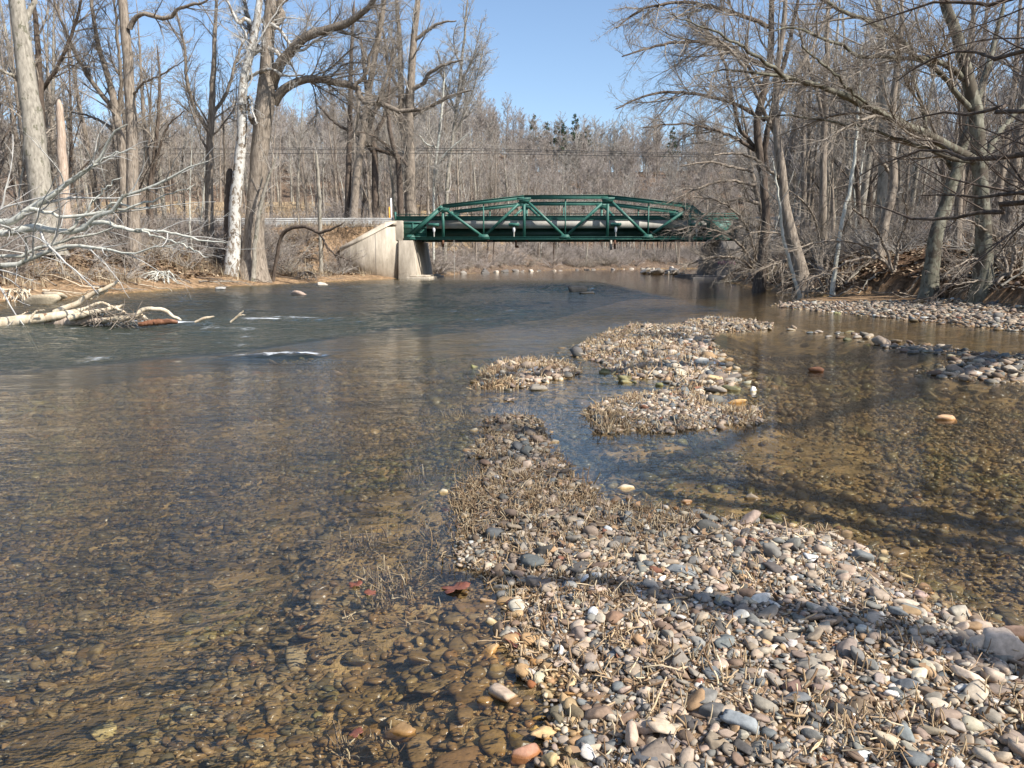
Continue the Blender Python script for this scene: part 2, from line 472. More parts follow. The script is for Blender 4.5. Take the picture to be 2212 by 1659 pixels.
def grid_mesh(xs, ys):
    X, Y = np.meshgrid(xs, ys)
    nx, ny = len(xs), len(ys)
    i = np.arange(ny - 1)[:, None] * nx + np.arange(nx - 1)[None]
    i = i.ravel()
    q = np.stack([i, i + 1, i + nx + 1, i + nx], 1)
    return X.ravel(), Y.ravel(), q

xs, ys = grid_axes()
GX, GY, GQ = grid_mesh(xs, ys)
GZ = terrain(GX, GY)
d = sdist(GX, GY, RIVER)
c_mud = np.array(srgb(144, 122, 97)); c_litter = np.array(srgb(118, 101, 83)); c_dry = np.array(srgb(150, 131, 108))
c_bed = np.array(srgb(138, 116, 80)); c_deep = np.array(srgb(56, 60, 46)); c_field = np.array(srgb(158, 140, 114)); c_grav = np.array(srgb(128, 108, 86))
col = np.tile(c_litter, (len(GX), 1))
def mixc(mask, c):
    global col
    col = col * (1 - mask[:, None]) + c * mask[:, None]
pn = vnoise(GX, GY, 2.0, 12) * .5 + vnoise(GX, GY, 0.6, 13) * .5
leftside = (GX < 3) | (GY > 90)
mixc(np.where(leftside, sstep(4.5, 2.2, d + pn * 0.8), sstep(1.6, 0.6, d)), c_mud)
mixc(sstep(0.1, 0.6, pn) * 0.6 * (d > 0), c_dry)
mixc(sstep(96, 112, GY) * (d > 0), np.array(srgb(112, 98, 86)))
mixc(sstep(90, 97, GY) * sstep(10, -14, GX) * (d > 8) * sstep(200, 150, GY), c_field)
mixc(sstep(.3, .8, d + pn * .3) * sstep(6, 4, d) * sstep(3, 6, GX) * (GY < 72) * .8, np.array(srgb(88, 68, 52)))  # right bank slope: its shade painted in as darker brown earth
mixc((d < 0) * 1.0, c_bed)
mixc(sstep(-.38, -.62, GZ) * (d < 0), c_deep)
for poly, h, wd in BARS[:6]:
    mixc(sstep(0.05, -0.1, sdist(GX, GY, poly)), c_grav)
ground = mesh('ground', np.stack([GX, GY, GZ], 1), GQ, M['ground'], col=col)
tag(ground, kind='structure')
# lookup
def hz(x, y):
    return float(terrain(np.array([x]), np.array([y]))[0])

def hit(px, py, y0=3.0, y1=140.0):
    d_ = ray(px, py); Y = np.arange(y0, y1, .15); t_ = Y / d_[1]
    z = terrain(d_[0] * t_, Y); zr = EYE + d_[2] * t_
    k = np.where(zr <= np.maximum(z, 0))[0]
    i = k[0] if len(k) else len(Y) - 1
    return d_[0] * t_[i], Y[i], max(float(z[i]), 0.0)

# ------------------------------------------------------------ water: a closed body whose bottom and rim are buried in the ground
wy = np.concatenate([[-69.0], -np.geomspace(50, 1, 10), 1.0 * (1.0048 ** np.arange(0, 1118))])
wy = wy[wy < 210]
t = np.linspace(-1, 1, 641)
wx = np.sign(t) * (np.sinh(np.abs(t) * 4.2) / np.sinh(4.2) * 130 + np.abs(t) * 8)
WX, WY, WQ = grid_mesh(wx, wy)
def ell(px, py, rx, ry, X, Y):
    cx, cy = gnd(px, py)
    return np.exp(-(((X - cx) / rx) ** 2 + ((Y - cy) / ry) ** 2))
foam = (0.88 + .3 * vnoise(WX, WY, .10, 120)) * (ell(570, 767, 0.45, 0.30, WX, WY) + ell(640, 764, 0.42, 0.45, WX, WY)) + 0.2 * ell(610, 772, 1.2, .6, WX, WY)
foam += (0.5 + .3 * vnoise(WX, WY, .3, 121)) * ell(600, 688, 1.5, 0.32, WX, WY) + 0.45 * ell(660, 685, 1.2, .22, WX, WY) + 0.66 * ell(355, 697, 1.2, 0.3, WX, WY)
chanm = sstep(-.3, 1.2, WY - np.interp(WX, [-9, -7, -4.9, -2.4, 1.6, 6], [10.2, 10.9, 13.4, 19.5, 27, 40]) + vnoise(WX, WY, 2.5, 21) * .8) * sstep(27, 20, WY)
foam += 0.40 * chanm * np.clip(0.3 + 0.7 * vnoise(WX, WY, 0.6, 22), 0, 1) + 0.05 * chanm
cur = np.clip(chanm + sstep(16, 22, WY) * sstep(75, 50, WY) * sstep(9, -3, WX - WY * 0.12 + 1.5 * vnoise(WX, WY, 5, 99)) * (0.8 + 0.3 * vnoise(WX, WY * 0.4, 3, 23)), 0, 1.2)
sb = np.minimum(sdist(WX, WY, BAR_MAIN), np.minimum(sdist(WX, WY, BAR_B), sdist(WX, WY, BAR_C)))
lee = sstep(0.4, 1.5, WX - np.interp(WY, [0, 5, 9, 15, 25], [-.5, .1, 1.2, 2.6, 6])) # quiet pool right of the bars
chop = 0.36 + 1.4 * cur
chop = np.where(lee > 0, chop * (1 - lee) + 0.13 * lee, chop)
chop = chop * (0.35 + 0.65 * sstep(0.0, 1.2, sb)) * (1 - 0.55 * sstep(60, 100, WY))
murk = np.clip(0.22 * chanm + 0.20 * sstep(5, 17, WY) * sstep(3, -3, WX - WY * .12) + .05, 0, 1) * (1 - 0.7 * lee)
zw = np.zeros_like(WX)
for _i, (lam, ang_) in enumerate(((1.7, .2), (.9, -.3), (.5, .35), (.28, -.15), (.16, .1))):
    xa = WX * math.cos(ang_) - WY * math.sin(ang_); ya = WX * math.sin(ang_) + WY * math.cos(ang_)
    zw += .034 * lam ** .85 * vnoise(xa * .55, ya, lam * .5, 70 + _i) * (WY > lam * 6) * (1 - sstep(lam * 190, lam * 260, WY))
gust = .65 + .5 * vnoise(WX, WY * .6, 4.5, 81)
zw *= np.clip(.16 + .95 * cur, 0, 1.1) * gust * (1 - .72 * lee) * sstep(0.0, 1.2, sb) * (.3 + .7 * sstep(5, 12, WY))
zw += (0.035 + .03 * vnoise(WX, WY, .09, 90) + .03 * vnoise(WX, WY, .2, 91)) * (ell(575, 772, .7, .2, WX, WY) + ell(655, 772, .6, .2, WX, WY)) - 0.03 * ell(610, 782, 1.3, .25, WX, WY)
zw += (0.02 + .03 * vnoise(WX, WY, .15, 92)) * ell(620, 690, 2.4, .3, WX, WY) + 0.05 * ell(355, 700, 1.5, .3, WX, WY)
zw = zw * (sdist(WX, WY, RIVER) < -1.5)
nW = len(WX)
wcol = np.stack([chop, np.clip(foam, 0, 1), murk], 1)
nx_, ny_ = len(wx), len(wy)
rim = np.concatenate([np.arange(nx_), np.arange(1, ny_) * nx_ + nx_ - 1, (ny_ - 1) * nx_ + np.arange(nx_ - 2, -1, -1), np.arange(ny_ - 2, 0, -1) * nx_])
lowv = np.stack([WX[rim], WY[rim], np.full(len(rim), -3.5)], 1)
low_i = nW + np.arange(len(rim))
nxt = np.roll(np.arange(len(rim)), -1)
side_q = np.stack([rim[nxt], rim, low_i, low_i[nxt]], 1)
ctr = nW + len(rim)
bot = np.stack([low_i[nxt], low_i, np.full(len(rim), ctr)], 1)
allv = np.concatenate([np.stack([WX, WY, zw], 1), lowv, [[0, 70, -3.5]]])
water = mesh('water', allv, [WQ, side_q, bot], M['water'], col=np.concatenate([wcol, np.zeros((len(rim) + 1, 3))]))
tag(water, kind='structure')

# ------------------------------------------------------------ stones
def ico(sub):
    import bmesh
    bm = bmesh.new(); bmesh.ops.create_icosphere(bm, subdivisions=sub, radius=1)
    v = np.array([p.co[:] for p in bm.verts]); f = np.array([[q.index for q in p.verts] for p in bm.faces])
    bm.free(); return v, f
ICO = {s: ico(s) for s in (1, 2, 3, 4)}

def pebble_shapes(sub, n, rng, power=9):
    """worn but faceted pebbles: soft intersection of random half-spaces"""
    v, f = ICO[sub]
    out = []
    for i in range(n):
        k = rng.integers(7, 14)
        nn = rng.normal(size=(k, 3)); nn /= np.linalg.norm(nn, axis=1)[:, None]
        nn = np.concatenate([nn, [[0, 0, 1], [0, 0, -1]]])
        dd = rng.uniform(0.50, 1.0, k + 2)
        dots = np.clip(v @ nn.T, 0, None) / dd
        pw = rng.uniform(power * .9, power * 3.0)
        r = 1.0 / (np.sum(dots ** pw, 1) ** (1 / pw))
        r = np.clip(r, 0.5, 1.5)
        s = np.array([1, rng.uniform(.58, .92), rng.uniform(.32, .66)])
        p = v * r[:, None] * s
        p /= np.abs(p[:, 0]).max()
        out.append(p)
    return np.array(out), f
SH = {1: pebble_shapes(1, 30, RN), 2: pebble_shapes(2, 40, RN), 3: pebble_shapes(3, 30, RN, 12)}

PAL = [((202, 178, 150), 7), ((184, 160, 134), 6), ((212, 194, 166), 6), ((164, 152, 134), 5), ((140, 136, 126), 5), ((124, 126, 124), 3.0),
       ((146, 120, 96), 4), ((224, 214, 198), 1.4), ((192, 154, 108), 1.3), ((152, 134, 116), 3), ((106, 100, 92), 2), ((164, 140, 120), 2), ((238, 234, 226), .4), ((158, 104, 76), .25)]
PALC = np.array([srgb(*p[0]) for p in PAL]); PALW = np.array([p[1] for p in PAL]); PALW = PALW / PALW.sum()
PALNAME = ['tan', 'tan', 'pale', 'grey', 'grey', 'blue-grey', 'brown', 'whitish', 'ochre', 'pinkish brown', 'dark grey', 'pinkish brown', 'white', 'rust red']
FLAT = np.array([0.62])

def rot_mats(yaw, tx, ty):
    cy, sy = np.cos(yaw), np.sin(yaw); cx, sx = np.cos(tx), np.sin(tx); c2, s2 = np.cos(ty), np.sin(ty)
    Z = np.zeros_like(yaw); O = np.ones_like(yaw)
    Rz = np.stack([np.stack([cy, -sy, Z], -1), np.stack([sy, cy, Z], -1), np.stack([Z, Z, O], -1)], -2)
    Rx = np.stack([np.stack([O, Z, Z], -1), np.stack([Z, cx, -sx], -1), np.stack([Z, sx, cx], -1)], -2)
    Ry = np.stack([np.stack([c2, Z, s2], -1), np.stack([Z, O, Z], -1), np.stack([-s2, Z, c2], -1)], -2)
    return Rx @ Ry @ Rz

def scatter(xr, yr, sp, fn, jit=0.45):
    nx = int((xr[1] - xr[0]) / sp) + 1; ny = int((yr[1] - yr[0]) / sp) + 1
    X, Y = np.meshgrid(xr[0] + np.arange(nx) * sp, yr[0] + np.arange(ny) * sp)
    X = X + (np.arange(ny)[:, None] % 2) * sp / 2
    X = X.ravel() + RN.uniform(-jit, jit, X.size) * sp; Y = Y.ravel() + RN.uniform(-jit, jit, Y.size) * sp
    k = fn(X, Y)
    return X[k], Y[k]

def infrustum(X, Y, pad=0.3):
    return np.abs(X) < 0.67 * Y + pad

S = []       # x, y, size(half length), zone
def add_stones(X, Y, size, sub):
    S.append(np.stack([X, Y, size, np.full(len(X), sub)], 1))
def onbar(X, Y, grow=0.0, polys=(BAR_MAIN, BAR_B, BAR_C, BAR_D)):
    r = np.zeros(len(X), bool)
    for p in polys: r |= sdist(X, Y, p) < grow + vnoise(X, Y, .3, 31) * 0.06
    return r
def lognorm(n, med, sg, lo, hi): return np.clip(med * np.exp(RN.normal(0, sg, n)), lo, hi)
# near: everything within 4.6 m, both in and out of the water
X, Y = scatter((-3.6, 3.9), (1.45, 4.6), 0.040, lambda x, y: infrustum(x, y)); add_stones(X, Y, lognorm(len(X), .0235, .42, .010, .065), 2)
X, Y = scatter((-3.6, 3.9), (1.45, 4.6), 0.026, lambda x, y: infrustum(x, y) & onbar(x, y, .25)); add_stones(X, Y, lognorm(len(X), .013, .3, .008, .02), 1)
X, Y = scatter((-3.6, 3.9), (1.5, 4.6), 0.19, lambda x, y: infrustum(x, y) & (RN.random(len(x)) < .55)); add_stones(X, Y, lognorm(len(X), .042, .25, .03, .075), 3)
# middle distance
X, Y = scatter((-6.5, 6.8), (4.6, 9.5), 0.058, lambda x, y: infrustum(x, y)); add_stones(X, Y, lognorm(len(X), .030, .4, .016, .08), 1)
X, Y = scatter((-6.5, 6.8), (4.6, 9.5), 0.035, lambda x, y: infrustum(x, y) & onbar(x, y, .15)); add_stones(X, Y, lognorm(len(X), .02, .3, .01, .03), 1)
X, Y = scatter((-6.5, 6.8), (4.6, 9.5), 0.30, lambda x, y: infrustum(x, y) & (RN.random(len(x)) < .5)); add_stones(X, Y, lognorm(len(X), .065, .25, .045, .12), 2)
# farther bed, shallow side
X, Y = scatter((-9.5, 12), (9.5, 15), 0.11, lambda x, y: infrustum(x, y) & (terrain(x, y) > -.45)); add_stones(X, Y, lognorm(len(X), .058, .4, .03, .15), 1)
X, Y = scatter((0, 12), (9.0, 22), 0.085, lambda x, y: infrustum(x, y) & onbar(x, y, .1)); add_stones(X, Y, lognorm(len(X), .045, .42, .025, .12), 1)
X, Y = scatter((2, 22), (9, 30), 0.15, lambda x, y: onbar(x, y, .15, (BAR_R, BAR_S)) & infrustum(x, y, 1)); add_stones(X, Y, lognorm(len(X), .056, .42, .035, .16), 1)
X, Y = scatter((2, 22), (9, 30), 0.55, lambda x, y: onbar(x, y, .5, (BAR_R, BAR_S, BAR_T)) & infrustum(x, y, 1)); add_stones(X, Y, lognorm(len(X), .105, .3, .07, .2), 2)
X, Y = scatter((3, 12), (9, 20), 0.62, lambda x, y: onbar(x, y, .2, (BAR_T,)) & infrustum(x, y, 1)); add_stones(X, Y, lognorm(len(X), .085, .3, .05, .2), 2)
SILT_P = G([(1215, 1700), (700, 1700), (760, 1500), (900, 1300), (1060, 1280), (1130, 1440)])
X, Y = scatter((-1.2, .4), (1.5, 3.6), 0.125, lambda x, y: sdist(x, y, SILT_P) < .0); add_stones(X, Y, lognorm(len(X), .050, .25, .035, .085), 3)
X, Y = scatter((-3.4, -.6), (1.5, 4.2), 0.24, lambda x, y: infrustum(x, y)); add_stones(X, Y, lognorm(len(X), .058, .3, .04, .11), 3)
S = np.concatenate(S)
SZ = terrain(S[:, 0], S[:, 1])
# thin out: the very dense stubble margin has fewer stones; far-field stones only where shallow
sdm = sdist(S[:, 0], S[:, 1], BAR_MAIN)
keep = np.ones(len(S), bool)
keep[(sdist(S[:, 0], S[:, 1], SHOAL) < .15) & (S[:, 2] > .034)] = False
S = S[keep]; SZ = SZ[keep]
n = len(S)
ci = RN.choice(len(PAL), n, p=PALW)
SC = PALC[ci] * np.exp(RN.normal(0, .15, (n, 1))) * np.exp(RN.normal(0, .018, (n, 3)))
SC = (SC * .85 + SC.mean(1, keepdims=True) * .15) * .72
finger_dark = sstep(3.5, 4.4, S[:, 1]) * sstep(8.5, 7.8, S[:, 1]) * sstep(1.6, .9, S[:, 0])
SC = SC * (1 - .42 * finger_dark[:, None])  # stones around the upper finger of the bar toned darker
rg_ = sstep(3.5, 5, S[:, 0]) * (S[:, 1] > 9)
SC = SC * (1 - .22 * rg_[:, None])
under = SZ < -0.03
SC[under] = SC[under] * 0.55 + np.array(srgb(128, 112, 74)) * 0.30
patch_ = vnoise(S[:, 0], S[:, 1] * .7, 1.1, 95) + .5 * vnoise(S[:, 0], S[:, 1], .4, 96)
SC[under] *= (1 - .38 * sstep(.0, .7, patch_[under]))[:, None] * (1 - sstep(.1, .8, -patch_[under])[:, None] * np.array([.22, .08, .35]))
gold = (np.abs(SZ + .02) < .045) & (S[:, 1] < 3.1) & (S[:, 0] < .45) & (RN.random(n) < .7)
SC[gold] = SC[gold] * np.array([1.0, .84, .60]) + np.array([.015, .008, 0])
silt = under & (sdist(S[:, 0], S[:, 1], G([(1215, 1700), (700, 1700), (760, 1500), (900, 1300), (1060, 1280), (1130, 1440)])) < 0.2)
SC[silt] = SC[silt] * 0.45 + np.array(srgb(150, 124, 90)) * 0.5
hz_ = S[:, 2] * 0.30
sandy = sstep(.25, .8, vnoise(S[:, 0], S[:, 1], .8, 97) + .4 * vnoise(S[:, 0], S[:, 1], .3, 98)) * (SZ < -.03)
SP = np.stack([S[:, 0], S[:, 1], SZ + hz_ * RN.uniform(0.1, 1.3, n) - sandy * S[:, 2] * RN.uniform(0, 1.3, n)], 1)
# keep stones off the special ones added below
SPECIAL = [  # px, py, half length m, (w,h ratio), colour, yaw, label, z lift
 (1525, 1147, .085, (.62, .50), (88, 86, 80), .3, 'large dark grey rounded stone at the top edge of the near gravel bar'),
 (1647, 1297, .058, (.6, .55), (232, 224, 210), .2, 'white angular quartz stone in the middle of the near gravel bar'),
 (1470, 1232, .078, (.6, .32), (134, 136, 132), -.2, 'flat pale grey slab stone with broken end in the near gravel'),
 (1243, 1224, .036, (.8, .5), (140, 150, 160), .3, 'square blue-grey stone near the left part of the gravel bar'),
 (1565, 1392, .044, (.66, .5), (128, 132, 126), .1, 'smooth oval grey-green stone standing out in the gravel'),
 (1245, 1307, .040, (.8, .5), (128, 122, 98), 1.2, 'oval olive grey stone at left of the gravel bar'),
 (1330, 1330, .058, (.8, .4), (150, 112, 80), .5, 'flat brown stone with dark rusty top in the gravel'),
 (1137, 1625, .062, (.62, .55), (186, 128, 92), .35, 'wet orange-red stone with white veins at the water edge'),
 (1160, 1572, .034, (.5, .4), (214, 176, 84), 0, 'wet yellow oblong stone in shallow water beside the bar'),
 (1163, 1551, .036, (.5, .4), (176, 140, 52), .1, 'wet ochre bar-shaped stone in shallow water'),
 (1128, 1594, .055, (.72, .32), (124, 104, 54), .0, 'flat olive brown stone under clear shallow water by the bar'),
 (1268, 1607, .048, (.62, .5), (126, 128, 124), -.4, 'dark blue-grey stone with cracked face at lower left of the bar'),
 (1165, 1477, .034, (.8, .6), (190, 178, 140), .8, 'pale mossy round stone at the corner of the bar and the water'),
 (1348, 1053, .085, (.42, .36), (214, 194, 160), -.1, 'long cream stone sitting alone in the blue pool'),
 (1360, 1075, .045, (.6, .6), (120, 98, 78), .7, 'brown angular stone just below the long cream stone'),
 (1625, 845, .065, (.7, .9), (236, 230, 218), .3, 'small white stone poking out of the right-hand pool'),
 (2046, 905, .13, (.5, .35), (210, 160, 104), -.1, 'flat orange-tan stone breaking the water on the right side'),
 (1590, 870, .14, (.35, .30), (206, 156, 78), .1, 'long ochre stone in the water right of the stubble islet'),
 (1545, 828, .13, (.6, .5), (222, 180, 116), -.3, 'large yellow-tan stone at the tail of the upper gravel islet'),
 (1765, 802, .14, (.6, .6), (120, 76, 44), 0, 'rust brown stone in the water with a dark stick beside it'),
 (2162, 1418, .095, (.75, .62), (206, 180, 152), -.5, 'large pink-tan rounded stone at the right edge of the bar'),
 (2192, 1372, .11, (.5, .4), (150, 116, 92), -.5, 'long brown stone at the waterline on the far right of the bar'),
 (2065, 1335, .075, (.7, .45), (176, 164, 140), .2, 'large flat beige stone on the right margin of the bar'),
 (1990, 1290, .06, (.6, .45), (172, 140, 124), .2, 'pinkish flat stone on the upper right margin of the bar'),
 (960, 1062, .045, (.8, .65), (186, 170, 136), .2, 'single round beige stone in water left of the stubble'),
 (217, 1442, .055, (.7, .4), (205, 195, 150), .6, 'pale yellowish stone under water at the lower left'),
 (380, 1600, .07, (.7, .4), (170, 126, 60), .1, 'golden brown stone under shallow water at the bottom left'),
 (180, 1570, .12, (.6, .3), (156, 116, 56), .1, 'large flat golden stone under water near the lower left corner'),
 (1005, 1600, .12, (.6, .3), (150, 118, 80), .0, 'big flat silt covered stone under water by the bottom edge'),
 (865, 1575, .062, (.7, .4), (158, 122, 70), .3, 'square tan stone on the silty bottom near the bottom edge'),
 (1425, 1110, .062, (.7, .6), (138, 142, 132), .3, 'rounded grey-green stone at the upper margin of the bar'),
 (1355, 1135, .05, (.6, .9), (110, 110, 106), 1.0, 'upright dark grey pointed stone near the top of the bar'),
 (1485, 1085, .045, (.6, .5), (170, 130, 90), .3, 'tan stone standing in water just above the bar'),
 (1620, 1075, .07, (.6, .5), (150, 132, 108), .3, 'small pile-topping brown stone in the pool right of the bar'),
 (1718, 1485, .05, (.7, .5), (128, 96, 80), .1, 'reddish brown oval stone in the shaded strip of the bar'),
 (1545, 1535, .055, (.6, .5), (108, 104, 98), -.3, 'dark grey wedge stone in the lower part of the bar'),
 (1600, 1560, .07, (.5, .4), (150, 154, 152), -.4, 'pale grey long slab pointing down the bar'),
 (1365, 1600, .05, (.6, .7), (205, 172, 140), 1.2, 'upright pinkish cream stone at the bottom of the bar'),
]
spx = np.array([gnd(s[0], s[1], 0.0) for s in SPECIAL])
for k, s in enumerate(SPECIAL):
    dd = np.hypot(SP[:, 0] - spx[k, 0], SP[:, 1] - spx[k, 1])
    bad = (dd < s[2] * 0.9) & (S[:, 2] > 0.4 * s[2])
    SP[bad, 2] -= 0.05 + S[bad, 2]
yaw = RN.uniform(0, 6.28, n); tx = RN.normal(0, .28, n); ty = RN.normal(0, .28, n)
RM = rot_mats(yaw, tx, ty)
score = S[:, 2] / np.hypot(S[:, 1], 1.6) * np.where(SP[:, 2] + hz_ > 0.0, 1, 0.35) * infrustum(SP[:, 0], SP[:, 1], -0.05) * (S[:, 1] > 2.2)
score[(SP[:, 2] < SZ - 0.01)] = 0
big = np.argsort(-score)[:262]
isbig = np.zeros(n, bool); isbig[big] = True
for sub in (1, 2, 3):
    sel = (S[:, 3] == sub) & (~isbig)
    if sub == 3: sel = (S[:, 3] == 3) & ~isbig
    k = np.where(sel)[0]
    if not len(k): continue
    pv, pf = SH[sub]
    sid = RN.integers(0, len(pv), len(k))
    V = np.einsum('nij,nvj->nvi', RM[k], pv[sid] * S[k, 2][:, None, None]) + SP[k][:, None, :]
    F = (np.arange(len(k))[:, None, None] * pv.shape[1] + pf[None]).reshape(-1, 3)
    cc = np.repeat(SC[k], pv.shape[1], 0)
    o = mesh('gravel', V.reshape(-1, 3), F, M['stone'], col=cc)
    tag(o, {1: 'fine mixed gravel covering the bars and the river bed', 2: 'fist-sized mixed pebbles packed over the near bar and bed', 3: 'scattered larger cobbles among the near pebbles'}[sub], 'gravel', kind='stuff')
def where_label(x, y, z):
    if z < -0.03: return 'lying under clear water', 'submerged stones'
    if onbar(np.array([x]), np.array([y]), .3, (BAR_MAIN,))[0]:
        dd = sdist(np.array([x]), np.array([y]), BAR_MAIN)[0]
        if dd > -0.12: return ('at the left water edge of the near gravel bar' if x < 0.35 + (y - 2) * .1 else 'at the right water edge of the near gravel bar'), 'stones at the edge of the near bar'
        if y > 4.2: return 'in the narrow upper part of the near gravel bar', 'stones in the upper part of the near bar'
        return ('in the lower left part of the near gravel bar' if x < 0.9 else 'in the lower right part of the near gravel bar'), 'stones in the near gravel bar'
    if x > 5 and y > 9: return 'on the far right gravel strip or its shallows', 'stones of the right-hand gravel strip'
    return 'lying in the shallows beside the gravel bars', 'stones in the shallows'
for i in big:
    sub = 3 if S[i, 2] / S[i, 1] > 0.008 else 2
    pv, pf = SH[sub]
    v = (RM[i] @ (pv[RN.integers(0, len(pv))] * S[i, 2]).T).T
    wl, gp = where_label(SP[i, 0], SP[i, 1], SP[i, 2])
    nm = PALNAME[ci[i]]
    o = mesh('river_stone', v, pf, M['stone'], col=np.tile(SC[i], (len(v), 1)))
    o.location = SP[i]
    tag(o, '%s river stone %s' % (nm, wl), 'stone', nm + ' ' + gp)
rs = np.random.default_rng(77)
pv4, pf4 = pebble_shapes(3, 60, rs, 14)
def one_stone(px, py, a, ratio, c, yw, label, name='river_stone', lift=0.35, matn='stone', loc=None):
    x, y = gnd(px, py, 0.0) if loc is None else loc
    z0 = hz(x, y)
    if loc is None and z0 > 0.02:
        x, y = gnd(px, py, z0 + a * .25); z0 = hz(x, y)
    if 'under' in label: zc = z0 + a * ratio[1] * .4
    else: zc = max(z0, -0.01 - a * ratio[1] * 0.35) + a * ratio[1] * lift * 1.6
    p = pv4[rs.integers(0, len(pv4))].copy()
    p = p / np.abs(p).max(0) * np.array([a, a * ratio[0], a * ratio[1]])
    v = (rot_mats(np.array([yw]), np.array([rs.normal(0, .12)]), np.array([rs.normal(0, .12)]))[0] @ p.T).T
    cc = np.array(srgb(*c)); cc = (cc * .74 + cc.mean() * .26) * .88
    nz = vnoise(v[:, 0] + v[:, 2], v[:, 1], a * .5, 3)[:, None]
    o = mesh(name, v, pf4, M[matn], col=np.clip(cc * (1 + 0.16 * nz), 0, 1))
    o.location = (x, y, zc)
    tag(o, label, 'stone')
    return o
for s in SPECIAL: one_stone(*s)
one_stone(1250, 630, .62, (.55, .42), (74, 72, 68), 0.0, 'dark wet boulder breaking the surface in mid river before the bridge', 'boulder', .25, 'boulder')
one_stone(1272, 634, .5, (.4, .2), (70, 68, 64), 0.0, 'low dark rock just right of the mid-river boulder', 'boulder', .3, 'boulder')
one_stone(95, 657, .75, (.6, .35), (196, 176, 140), 0.1, 'pale flat boulder at the foot of the left bank nearest the left edge', 'boulder', .5, 'boulder')
one_stone(122, 648, .6, (.6, .35), (200, 180, 146), 0.2, 'pale flat boulder on the left bank just right of another', 'boulder', .5, 'boulder')
one_stone(692, 609, .5, (.6, .4), (200, 186, 164), 0.0, 'whitish boulder at the waterline beside a snagged root on the left bank', 'boulder', .5, 'boulder')
one_stone(642, 637, .5, (.6, .35), (190, 160, 136), 0.0, 'small tan rock alone in calm water off the left bank', 'boulder', .4, 'boulder')
one_stone(480, 625, .4, (.6, .3), (170, 165, 155), 0.0, 'flat grey rock barely above water off the left bank', 'boulder', .5, 'boulder')
rk = np.random.default_rng(9)
for i in range(34):                       # riprap and small rocks at the far bank under the bridge
    px = rk.uniform(985, 1460); py = np.interp(px, [985, 1100, 1250, 1400, 1460], [592, 587.2, 583, 581, 580.8]) + rk.uniform(-.4, .9)
    o = one_stone(px, py, rk.uniform(.4, 1.1), (.6, .45), [(206, 190, 166), (150, 140, 126), (110, 104, 96)][rk.integers(0, 3)], rk.uniform(0, 3), 'rock on the far shore seen under the bridge', 'boulder', .6, 'boulder')
    o['group'] = 'rocks on the far shore'
for i in range(16):
    px = rk.uniform(1385, 1480); py = 591 + (px - 1385) * .02 + rk.uniform(-1.2, 1.2)
    o = one_stone(px, py, rk.uniform(.4, 1.0), (.6, .35), [(206, 190, 166), (160, 146, 126)][rk.integers(0, 2)], rk.uniform(0, 3), 'rock of the low pale gravel spit beyond the right abutment', 'boulder', .8, 'boulder')
    o['group'] = 'rocks of the spit beyond the right abutment'

# ------------------------------------------------------------ tubes for wood, stems and twigs
def tubes(P, R, sides, lump=0.0, rng=RN):
    """P (M,K,3) centre lines, R (M,K) radii -> verts, quads"""
    M_, K = R.shape
    T = np.gradient(P, axis=1)
    T /= np.linalg.norm(T, axis=2)[..., None] + 1e-9
    ref = np.where(np.abs(T[:, 0, 2:3]) < 0.9, np.array([[0, 0, 1.0]]), np.array([[1.0, 0, 0]]))
    nrm = np.zeros_like(P)
    cur_ = ref - np.sum(ref * T[:, 0], 1, keepdims=True) * T[:, 0]
    cur_ /= np.linalg.norm(cur_, axis=1, keepdims=True) + 1e-9
    nrm[:, 0] = cur_
    for k in range(1, K):
        cur_ = cur_ - np.sum(cur_ * T[:, k], 1, keepdims=True) * T[:, k]
        cur_ /= np.linalg.norm(cur_, axis=1, keepdims=True) + 1e-9
        nrm[:, k] = cur_
    B = np.cross(T, nrm)
    a = np.arange(sides) * 2 * math.pi / sides
    rr = np.repeat(R[..., None], sides, 2)
    if lump > 0:
        ph = rng.uniform(0, 6.28, (M_, 1, 1)); kk = np.arange(K)[None, :, None]
        rr = rr * (1 + lump * (np.sin(a[None, None] * 3 + ph + kk * .25) * .6 + np.sin(a[None, None] * 5 + ph * 2 - kk * .4) * .4 + rng.normal(0, .35, rr.shape)))
    V = P[:, :, None] + rr[..., None] * (np.cos(a)[None, None, :, None] * nrm[:, :, None] + np.sin(a)[None, None, :, None] * B[:, :, None])
    base = (np.arange(M_) * K * sides)[:, None, None] + (np.arange(K - 1) * sides)[None, :, None]
    j = np.arange(sides)[None, None]; j2 = (j + 1) % sides
    q = np.stack([base + j, base + j2, base + sides + j2, base + sides + j], -1).reshape(-1, 4)
    return V.reshape(-1, 3), q

class Wood:
    def __init__(self): self.v = []; self.f = []; self.n = 0; self.c = []
    def add(self, P, R, sides, lump=0.0, col=None):
        if not len(P): return
        v, q = tubes(np.asarray(P, float), np.asarray(R, float), sides, lump)
        self.v.append(v); self.f.append(q + self.n); self.n += len(v)
        if col is not None: self.c.append(np.repeat(col, v.shape[0] // len(P), 0))
    def build(self, name, m, parent=None, off=None):
        if not self.n: return None
        return mesh(name, np.concatenate(self.v), np.concatenate(self.f), m, parent, col=np.concatenate(self.c) if self.c else None, off=off)

